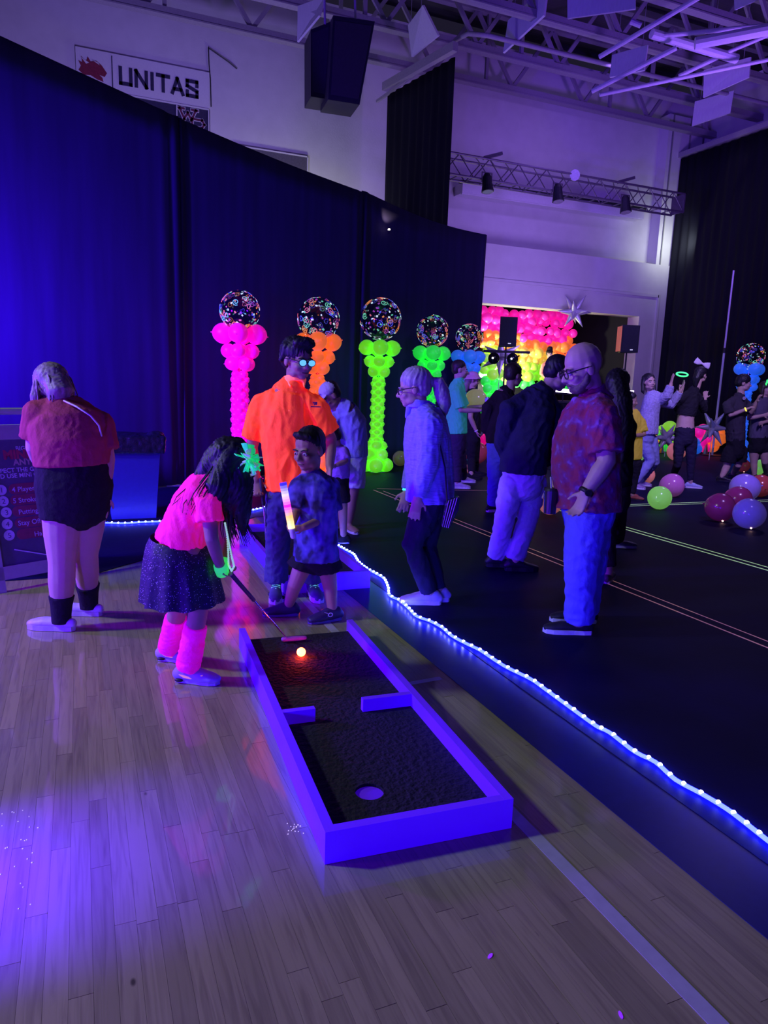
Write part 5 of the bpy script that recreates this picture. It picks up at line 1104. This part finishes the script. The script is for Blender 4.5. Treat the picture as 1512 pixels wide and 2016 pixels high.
MB().loft([J(901, 788, -.17), J(902, 815, -.17)], [.018, .014], n=8).build('sleeve_glow_stick', mat('teal_glow', (.1, .9, .6), .4, e=(.05, .9, .5), es=.5), root)
t = thing('printed_can', J(959, 812, 0), 'brightly printed drink can in the teal-shirted man\'s hand', 'can'); c_ = J(958, 806, 0)
MB().loft([c_, c_+UP*.16], [.033, .033], n=14, round_=False).build('can_body', mat2('can_print', (.55, .15, .75), (.85, .75, .95), 30, .5, .03, .4, c3=(.15, .2, .6)), t); MB().loft([c_+UP*.16, c_+UP*.18], [.033, .026], n=14, round_=False).build('can_lid', polem, t)
pinkh = cloth('pink_hat', (.75, .38, .55))
root, J, h, T, AR, LG = person((932, 940), 'person in a floppy pink hat half hidden behind the teal-shirted man', 262, sk_l,
    [(930, 868, 0, .14, .11), (930, 845, 0, .15, .115), (930, 815, 0, .145, .11), (930, 785, 0, .15, .105), (930, 770, 0, .09, .07), (930, 764, 0, .045, .045)],
    (931, 748, 0, 1.0, 265, 12), [dict(p=[(929, 788, -.15), (926, 822, -.18), (937, 848, -.14)]), dict(p=[(932, 788, .15), (942, 812, .12), (946, 796, .0)], side=-1)],
    [dict(p=[(928, 868, -.06), (928, 905, -.06)], f=(927, 944)), dict(p=[(934, 868, .06), (935, 905, .06)], f=(936, 936))],
    shirt=dict(m=blkc, i0=1, t=.018, sl=.4, st=.018), pants=dict(m=blkc, ln=1.9), shoes=dict(m=blkc, sole=blkr, s=.95), vox=.011, eyes=False)
hair_cap(h, root, hair_bl, .011, 1.0, extra=[([h.at(0, -.06, .0), h.at(0, -.08, -.1), h.at(0, -.07, -.2)], [.07, .06, .03])])
s = h.s; mb = MB(); mb.ell(h.at(0, -.01, .07), (.09*s, .10*s, .07*s), h.ax); mb.loft([h.at(0, -.01, .07), h.at(0, -.005, .03), h.at(0, .0, .012)], [(.095*s, .105*s), (.135*s, .15*s), (.155*s, .17*s)], lat=h.r, n=20, round_=False); soft('sun_hat', mb, pinkh, root, .012, 2)
band(root, AR[0][2], AR[0][2]-AR[0][1], .034, .02, wht)

# 9 navy jacket man, 10 dark-haired man beyond
root, J, h, T, AR, LG = person((1005, 1122), 'man in navy jacket and grey trousers seen from behind, with glasses', 232, sk_l,
    [(1030, 958, 0, .155, .12), (1030, 928, 0, .17, .135), (1033, 882, 0, .175, .13), (1039, 838, 0, .185, .125), (1049, 800, .02, .175, .115), (1064, 776, .03, .10, .085), (1078, 760, .04, .056, .056)],
    (1099, 736, .06, 1.10, 262, 26), [dict(p=[(1004, 806, -.06), (990, 872, .02), (1008, 918, .24)]), dict(p=[(1088, 810, .06), (1090, 872, .08), (1074, 915, .24)], side=-1)],
    [dict(p=[(1008, 950, -.02), (992, 1028, -.02)], f=(975, 1116), toe=265), dict(p=[(1052, 950, .03), (1036, 1032, .03)], f=(1012, 1124), toe=265)],
    shirt=dict(m=navyc, i0=2, t=.03, sl=1.9, st=.03, wr=.009, wk=18, name='jacket', hem=(1029, 930, 0, .205, .165)), pants=dict(m=cloth('grey_chinos', (.50, .42, .74)), ln=1.97, tk=.022, flare=.012, wr=.007), shoes=dict(m=mat('black_shoe', (.012, .011, .02), .45), sole=blkr, s=1.0), vox=.008, hairm=hair_b)
hair_cap(h, root, hair_b, .009, 1.04, amp=.003, seed=3)
glasses(h, root, mat('dark_frame'))
root, J, h, T, AR, LG = person((974, 1012), 'dark-haired man in black shirt and light jeans beyond the navy jacket', 225, sk_l,
    [(985, 898, 0, .155, .12), (985, 872, 0, .165, .12), (985, 832, 0, .17, .12), (988, 795, 0, .18, .115), (996, 774, 0, .105, .085), (1004, 765, 0, .056, .056)],
    (1012, 739, .02, 1.10, 238, 8), [dict(p=[(962, 803, -.04), (956, 845, .06), (976, 858, .24)]), dict(p=[(1014, 800, .08), (1024, 842, .12), (1012, 862, .28)], side=-1)],
    [dict(p=[(976, 892, 0), (973, 950, 0)], f=(968, 1008), toe=240), dict(p=[(995, 892, .05), (1000, 955, .08)], f=(1006, 1018), toe=250)],
    shirt=dict(m=cloth('black_shirt', (.022, .014, .024)), i0=1, t=.022, sl=1.2, st=.022), pants=dict(m=denim, ln=1.96, tk=.02), shoes=dict(m=mat('black_shoe'), sole=wht, s=1.0), vox=.010, eyes=False)
hair_cap(h, root, hair_br, .011, 1.03, amp=.002)

# 11  bald man
hawaii = mat2('red_print_shirt', (.32, .022, .09), (.24, .03, .21), 15, .50, .10, .85, c3=(.30, .13, .55), bump=.3)
root, J, h, T, AR, LG = person((1128, 1244), 'bald bearded man with glasses in a red patterned shirt and pale jeans', 82, sk_l,
    [(1158, 1012, 0, .165, .145), (1158, 978, 0, .175, .165), (1153, 922, 0, .18, .185), (1153, 868, 0, .185, .170), (1163, 820, 0, .185, .14), (1171, 790, 0, .12, .10), (1168, 770, 0, .064, .066)],
    (1147, 724, -.02, 1.22, 84, 20), [dict(p=[(1186, 822, -.18), (1194, 908, -.25), (1154, 968, -.27)], r=(.066, .054, .036), hd=(1136, 1010, -.26), n=60, curl=.45, hs=1.1), dict(p=[(1152, 820, .18), (1112, 900, .25), (1094, 962, .12)], r=(.062, .05, .034), curl=.9, side=-1, n=200)],
    [dict(p=[(1155, 1015, -.08), (1144, 1118, -.08)], f=(1138, 1248), toe=93, r=(.105, .075, .068, .048)), dict(p=[(1166, 1015, .08), (1160, 1118, .1)], f=(1148, 1226), toe=93, r=(.105, .075, .068, .048))],
    shirt=dict(m=hawaii, i0=1, t=.022, sl=.82, st=.03, wr=.007, wk=20, collar=hawaii, hem=(1156, 1000, 0, .205, .205)), pants=dict(m=denim, ln=1.98, tk=.026, flare=.014, wr=.006, wk=15), shoes=dict(m=mat('black_canvas', (.014, .012, .022), .6), sole=wht, s=1.06, style='low'), vox=.0075, hairm=hair_br)
glasses(h, root, mat('dark_frame'), None, .026, .020)
beard = mat('beard_grey_brown', (.13, .08, .085), .7, var=.4, nscale=90); s = h.s; mb = MB()
mb.ell(h.at(0, .034, -.078), (.056*s, .056*s, .040*s), h.ax)
for k in (-1, 1): mb.loft([h.at(k*.064, .0, -.01), h.at(k*.062, .02, -.06), h.at(k*.035, .06, -.09)], [.010*s, .018*s, .022*s], n=8)
mb.loft([h.at(-.03, .078, -.062), h.at(0, .096, -.050), h.at(.03, .078, -.062)], [.006*s, .008*s, .006*s], n=8); soft('beard', mb, beard, root, .008, 2)
W_ = AR[0][2]; E_ = AR[0][1]; band(root, W_, W_-E_, .042, .025, blkr, 'watch_strap'); MB().loft([W_-ED*.042, W_-ED*.054], [.021, .020], n=16, round_=False).build('watch_face', mat('watch_glass', (.02, .02, .03), .1), root)
c_ = AR[1][2]+nrm(AR[1][2]-AR[1][1])*.07-ED*.02; c_ = J(1084, 985, .0)
t = thing('tumbler', c_-UP*.08, 'dark tumbler held low in front of the bald man', 'tumbler'); MB().loft([c_-UP*.08, c_+UP*.06], [.036, .045], n=18, round_=False).build('cup_body', mat('dark_plastic', (.03, .02, .04), .25), t, smooth=False); MB().loft([c_+UP*.06, c_+UP*.075], [.047, .044], n=18, round_=False).build('lid', blkr, t); MB().loft([c_+UP*.06, c_+UP*.14-ER*.01], [.005, .005], n=8).build('straw', wht, t)

# 12  long-haired person behind him, 13 child in yellow
root, J, h, T, AR, LG = person((1200, 1142), 'dark-clad person with very long dark hair behind the bald man', 205, sk_l,
    [(1200, 990, 0, .145, .11), (1200, 955, 0, .15, .115), (1204, 895, 0, .145, .11), (1208, 835, 0, .155, .10), (1213, 806, 0, .09, .075), (1215, 792, 0, .048, .048)],
    (1217, 760, .02, 1.0, 215, 5), [dict(p=[(1180, 838, -.05), (1178, 905, 0), (1182, 955, .1)]), dict(p=[(1232, 838, .05), (1228, 900, .1), (1215, 945, .2)], side=-1)],
    [dict(p=[(1190, 985, 0), (1192, 1065, 0)], f=(1196, 1146), toe=205), dict(p=[(1208, 985, .05), (1212, 1040, .25)], f=(1214, 1078), toe=270)],
    shirt=dict(m=blkc, i0=1, t=.02, sl=1.9, st=.02), pants=dict(m=cloth('brown_trousers', (.05, .03, .05)), ln=1.85, tk=.02), shoes=dict(m=mat('plum_shoe', (.10, .06, .12), .5), sole=mat('pale_sole', (.45, .38, .5), .5), s=.95, style='low'), vox=.010, eyes=False)
hair_cap(h, root, hair_b, .010, 1.06, extra=[([h.at(0, -.06, .03), J(1222, 790, -.10), J(1226, 850, -.13), J(1224, 905, -.13)], [.085, .085, .075, .03])], amp=.004, seed=9)
yel = cloth('mustard_tee', (.55, .42, .05), e=(.8, .55, .02), es=.10)
root, J, h, T, AR, LG = person((1240, 982), 'child in mustard yellow tee and black leggings behind the bald man', 300, sk_m,
    [(1244, 915, 0, .12, .095), (1245, 890, 0, .13, .10), (1247, 855, 0, .13, .10), (1248, 828, 0, .135, .095), (1246, 812, 0, .08, .065), (1245, 806, 0, .04, .042)],
    (1242, 788, 0, .92, 300, 10), [dict(p=[(1262, 832, -.03), (1268, 856, -.08), (1246, 858, -.2)], r=(.040, .034, .025), hs=.8), dict(p=[(1234, 832, .03), (1230, 862, 0), (1238, 880, -.1)], r=(.040, .034, .025), hs=.8, side=-1)],
    [dict(p=[(1250, 912, -.02), (1246, 945, -.02)], f=(1242, 984)), dict(p=[(1240, 912, .04), (1236, 945, .04)], f=(1232, 978))],
    shirt=dict(m=yel, i0=2, t=.022, sl=.75, st=.024, hem=(1245, 903, 0, .16, .13)), pants=dict(m=blkc, ln=1.95, tk=.012), shoes=dict(m=mat('rust_shoe', (.35, .08, .05), .5), sole=blkr, s=.85, style='low'), vox=.010, eyes=False, sc=.85)
hair_cap(h, root, hair_b, .011, 1.03)

# 14 clapping girl
fuzz = mat('fuzzy_lilac_jacket', (.42, .38, .66), .95, var=.25, nscale=40, bump=.8, bscale=90)
root, J, h, T, AR, LG = person((1256, 962), 'girl in fuzzy lilac jacket and jeans clapping with raised hands', 318, sk_l,
    [(1273, 866, 0, .125, .10), (1275, 840, 0, .135, .105), (1279, 812, 0, .135, .105), (1284, 790, 0, .14, .10), (1282, 776, 0, .08, .065), (1280, 769, 0, .042, .044)],
    (1278, 752, -.02, 1.06, 348, -4), [dict(p=[(1302, 786, -.06), (1314, 778, -.16), (1321, 756, -.20)], hd=(1325, 738, -.22), n=270, curl=.12), dict(p=[(1290, 788, .06), (1322, 796, .06), (1341, 768, -.02)], hd=(1349, 748, -.04), n=90, curl=.12, side=-1)],
    [dict(p=[(1266, 866, 0), (1281, 908, -.04)], f=(1245, 962), toe=300), dict(p=[(1281, 866, .04), (1288, 910, .06)], f=(1258, 956), toe=300)],
    shirt=dict(m=fuzz, i0=2, t=.03, sl=1.85, st=.032, name='jacket', hem=(1275, 854, 0, .18, .15)), pants=dict(m=cloth('ripped_jeans', (.26, .28, .55)), ln=1.93, tk=.022, flare=.012, i1=1+1), shoes=dict(m=mat('mauve_sneaker', (.32, .22, .40), .5), sole=wht, s=.95, lace=wht), vox=.009, hairm=hair_b)
hair_cap(h, root, hair_b, .010, 1.03, extra=[([h.at(k*.06, -.03, .06), h.at(k*.085, -.02, -.03), h.at(k*.09, -.0, -.13), h.at(k*.085, .01, -.17)], [.04, .03, .028, .012]) for k in (-1, 1)], seed=12)
mb = MB(); c_ = J(1343, 737, -.04); mb.loft([c_+ER*.085*math.cos(q)+UP*.03*math.sin(q)+ED*.05*math.sin(q) for q in [2*math.pi*i/20 for i in range(21)]], [.012]*21, n=8, round_=False)
o_ = mb.build('glow_ring', mat('green_glow', (.1, .9, .3), .4, e=(.06, 1., .22), es=1.0), smooth=True); tag(o_, 'glowing green ring at the clapping girl\'s hands', 'glow ring')

# 15 woman in black with a white bow
root, J, h, T, AR, LG = person((1352, 961), 'woman in black crop top and leggings with a white hair bow', 205, sk_l,
    [(1348, 866, 0, .14, .115), (1348, 846, 0, .145, .115), (1350, 824, 0, .125, .10), (1355, 795, 0, .14, .10), (1364, 772, 0, .085, .07), (1371, 762, 0, .045, .045)],
    (1380, 738, .02, 1.0, 235, 0), [dict(p=[(1340, 786, -.04), (1334, 806, .06), (1340, 776, .16)], hd=(1342, 760, .18), curl=.2), dict(p=[(1376, 786, .04), (1386, 808, .1), (1388, 784, .22)], side=-1, curl=.2)],
    [dict(p=[(1338, 868, 0), (1334, 915, .04)], f=(1322, 950), toe=190, r=(.086, .056, .05, .036)), dict(p=[(1361, 868, .0), (1360, 915, .0)], f=(1358, 961), toe=285, r=(.086, .056, .05, .036))],
    shirt=dict(m=blkc, i0=3, i1=5, t=.016, sl=1.8, st=.016, name='crop_top', hem=(1350, 818, 0, .145, .118)), pants=dict(m=cloth('black_leggings', (.022, .018, .045)), ln=1.85, tk=.008, t=.008), shoes=dict(m=mat('pale_blue_shoe', (.45, .52, .72), .6), sole=wht, s=.92), vox=.010, eyes=False)
hair_cap(h, root, hair_b, .010, 1.05, extra=[([h.at(0, -.07, .03), h.at(0, -.11, -.06), h.at(0, -.11, -.2)], [.06, .06, .02])])
mb = MB(); c_ = J(1383, 716, -.06)
for k in (-1, 1): mb.loft([c_, c_+ER*k*.06+UP*.02*k*-1, c_+ER*k*.11+UP*(.01-.04*k)], [(.015, .01), (.045, .016), (.055, .012)], lat=UP, n=10)
soft('hair_bow', mb, cloth('white_bow', (.66, .58, .66)), root, .008, 2)

# 16, 17 the pair at the right
root, J, h, T, AR, LG = person((1428, 946), 'young man in dark tee and black shorts near the right edge', 288, sk_l,
    [(1448, 892, 0, .165, .125), (1448, 868, 0, .175, .13), (1448, 835, 0, .175, .13), (1450, 802, 0, .19, .13), (1455, 782, 0, .11, .09), (1459, 775, 0, .06, .06)],
    (1464, 754, 0, 1.18, 290, 5), [dict(p=[(1432, 798, -.12), (1438, 818, -.2), (1468, 806, -.3)], curl=.4), dict(p=[(1468, 796, .12), (1480, 812, 0), (1490, 790, -.12)], side=-1, curl=.4)],
    [dict(p=[(1438, 888, -.03), (1431, 918, -.03)], f=(1420, 948), toe=300, r=(.095, .062, .062, .042)), dict(p=[(1458, 888, .05), (1453, 916, .05)], f=(1442, 941), toe=300, r=(.095, .062, .062, .042))],
    shirt=dict(m=cloth('charcoal_tee', (.05, .042, .06)), i0=1, t=.026, sl=.85, st=.028, hem=(1448, 850, 0, .21, .165)), pants=dict(m=blkc, ln=.75, t=.022, tk=.03, flare=.02, i1=3, name='shorts'), shoes=dict(m=mat('black_shoe'), sole=blkr, s=1.0), vox=.011, hairm=hair_b)
hair_cap(h, root, hair_b, .011, 1.05, amp=.005, front=.012)
band(root, AR[0][2], AR[0][2]-AR[0][1], .036, .02, mat('yellow_glow', (.9, .9, .1), .4, e=(1., .9, .1), es=1.0), 'glow_bracelet')
mb = MB(); c_ = J(1465, 784, -.19); mb.loft([c_, c_-ED*.006], [.03, .03], n=12, round_=False); mb.build('shirt_print', mat('print_pale', (.4, .36, .5), .6), root)
root, J, h, T, AR, LG = person((1492, 944), 'woman in grey top and dark shorts with a lit headband, cut by the right edge', 335, sk_l,
    [(1493, 882, 0, .15, .115), (1493, 862, 0, .16, .12), (1495, 835, 0, .15, .115), (1498, 806, 0, .16, .105), (1503, 789, 0, .09, .075), (1505, 782, 0, .048, .048)],
    (1509, 766, 0, 1.08, 325, 0), [dict(p=[(1480, 806, -.05), (1474, 824, -.16), (1502, 818, -.24)], n=0), dict(p=[(1516, 806, .05), (1522, 826, -.08), (1502, 832, -.2)], side=-1, n=0)],
    [dict(p=[(1485, 880, 0), (1484, 912, 0)], f=(1484, 944), r=(.095, .06, .058, .04)), dict(p=[(1504, 880, 0), (1506, 910, 0)], f=(1507, 941), r=(.095, .06, .058, .04))],
    shirt=dict(m=cloth('grey_top', (.12, .10, .16)), i0=1, t=.024, sl=.6, st=.024), pants=dict(m=blkc, ln=.3, t=.018, tk=.02, name='shorts', i1=3), shoes=dict(m=mat('black_shoe'), sole=wht, s=.95), vox=.011, hairm=hair_b)
hair_cap(h, root, hair_br, .011, 1.05, extra=[([h.at(k*.06, -.03, .05), h.at(k*.085, -.02, -.06), h.at(k*.085, 0, -.16)], [.04, .035, .012]) for k in (-1, 1)])
mb = MB(); c_ = h.at(0, .02, .12)
for k in range(7): a = math.radians(-75+25*k); mb.loft([h.at(.085*math.sin(a), .03, .05+.075*math.cos(a)), h.at(.13*math.sin(a), .04, .06+.13*math.cos(a))], [.014, .006], n=8)
mb.build('glow_headband', mat('green_glow'), root, smooth=True)

# 18 DJ on the stage
gd = planeY(1083, 742, 18.62); legz = 1.0
root, J, h, T, AR, LG = person(None, 'man in dark hat and salmon shirt playing on the stage', 10, sk_l,
    [(1082, 758, 0, .155, .115), (1082, 745, 0, .165, .12), (1082, 732, 0, .165, .12), (1082, 720, 0, .175, .115), (1082, 711, 0, .10, .08), (1082, 707, 0, .055, .055)],
    (1082, 696, 0, 1.05, 325, 5), [dict(p=[(1070, 720, 0), (1066, 736, 0), (1076, 744, -.25)]), dict(p=[(1094, 720, 0), (1099, 735, -.05), (1090, 742, -.25)], side=-1)],
    [dict(p=[(1077, 760, 0), (1077, 782, 0)], f=tuple(A3([gd[0]-.12, gd[1], 1.0]))), dict(p=[(1088, 760, 0), (1088, 782, 0)], f=tuple(A3([gd[0]+.12, gd[1], 1.0])))],
    shirt=dict(m=cloth('salmon_shirt', (.8, .32, .25), e=(1, .3, .2), es=.12), i0=1, t=.02, sl=1.5, st=.022), pants=dict(m=blkc, ln=1.9), shoes=dict(m=blkc, sole=blkr, s=1.0), vox=.012, g3=gd, base=1.0, hairm=hair_b)
hair_cap(h, root, hair_b, .012, 1.0)
s = h.s; mb = MB(); mb.loft([h.at(0, -.01, .045), h.at(0, -.01, .10), h.at(0, -.01, .15)], [(.085*s, .10*s), (.08*s, .095*s), (.07*s, .085*s)], lat=h.r, n=18); mb.loft([h.at(0, 0, .045), h.at(0, 0, .058)], [(.135*s, .15*s), (.13*s, .145*s)], lat=h.r, n=20, round_=False); soft('fedora', mb, blkc, root, .009, 2)
soft('vest', MB().loft([T[1][0], T[2][0], T[3][0]], [(.13, .145), (.13, .145), (.11, .14)], lat=ER, n=16), blkc, root, .012, 2)
flush()

# ------------------------------------------------------------------ small things
lp = planeY(766, 452, 12.35); lp = CAM+(lp-CAM)*((cl(0)-(CAM[1]))/((lp-CAM)[1]-.55*(lp-CAM)[0]))*.985
t = thing('drape_glint', lp, 'tiny added lamp glowing warm as a glint on the last drape panel', 'lamp')  # added lamp standing in for a warm reflection on the drape
MB().ell(lp, .02).build('glint_ball', mat('warm_glint', (1, .9, .6), .3, e=(1., .85, .5), es=12), t, smooth=True); MB().box(lp-UP*.035, (.03, .03, .05)).build('clip', spk, t)
l = bpy.data.lights.new('drape_glint_light', 'SPOT'); l.energy = 26; l.color = (1, .85, .5); l.spot_size = math.radians(60); l.spot_blend = .8; l.shadow_soft_size = .02
o = bpy.data.objects.new('drape_glint_light', l); COL.objects.link(o); o.location = tuple(lp-ED*.12+UP*.02); look(o, tuple(lp+UP*.35+ED*.15))  # added spot that spreads the warm glow up the drape
rr = random.Random(8); gm = mat('glitter', (.7, .6, 1), .15, metal=.6, e=(.75, .6, 1), es=.9); mb = MB()
for k in range(46):
    q = gnd(25+rr.gauss(0, 30), 1650+rr.gauss(0, 55)) if k < 30 else gnd(580+rr.gauss(0, 8), 1632+rr.gauss(0, 6))
    mb.box(q+UP*.001, (rr.uniform(.002, .004), rr.uniform(.002, .004), .001))
tag(mb.build('glitter', gm), 'spilled glitter specks sparkling on the planks at the left edge', 'glitter', kind='stuff')
sc_ = mat('violet_scrap', (.4, .1, .9), .5, e=(.25, .02, 1), es=.8)
for (x, y, a, lb) in ((965, 1882, .5, 'small violet paper scrap on the planks left of the white line'), (1222, 1998, 1.2, 'tiny violet paper scrap at the bottom edge of the planks')):
    c = gnd(x, y, .001); u = A3([math.cos(a), math.sin(a), 0]); v = A3([-u[1], u[0], 0])
    tag(MB().poly([c+u*.011*math.cos(q)+v*.0045*math.sin(q) for q in [2*math.pi*i/10 for i in range(10)]], UP, .001).build('paper_scrap', sc_), lb, 'scrap', 'violet paper scraps')
flush()
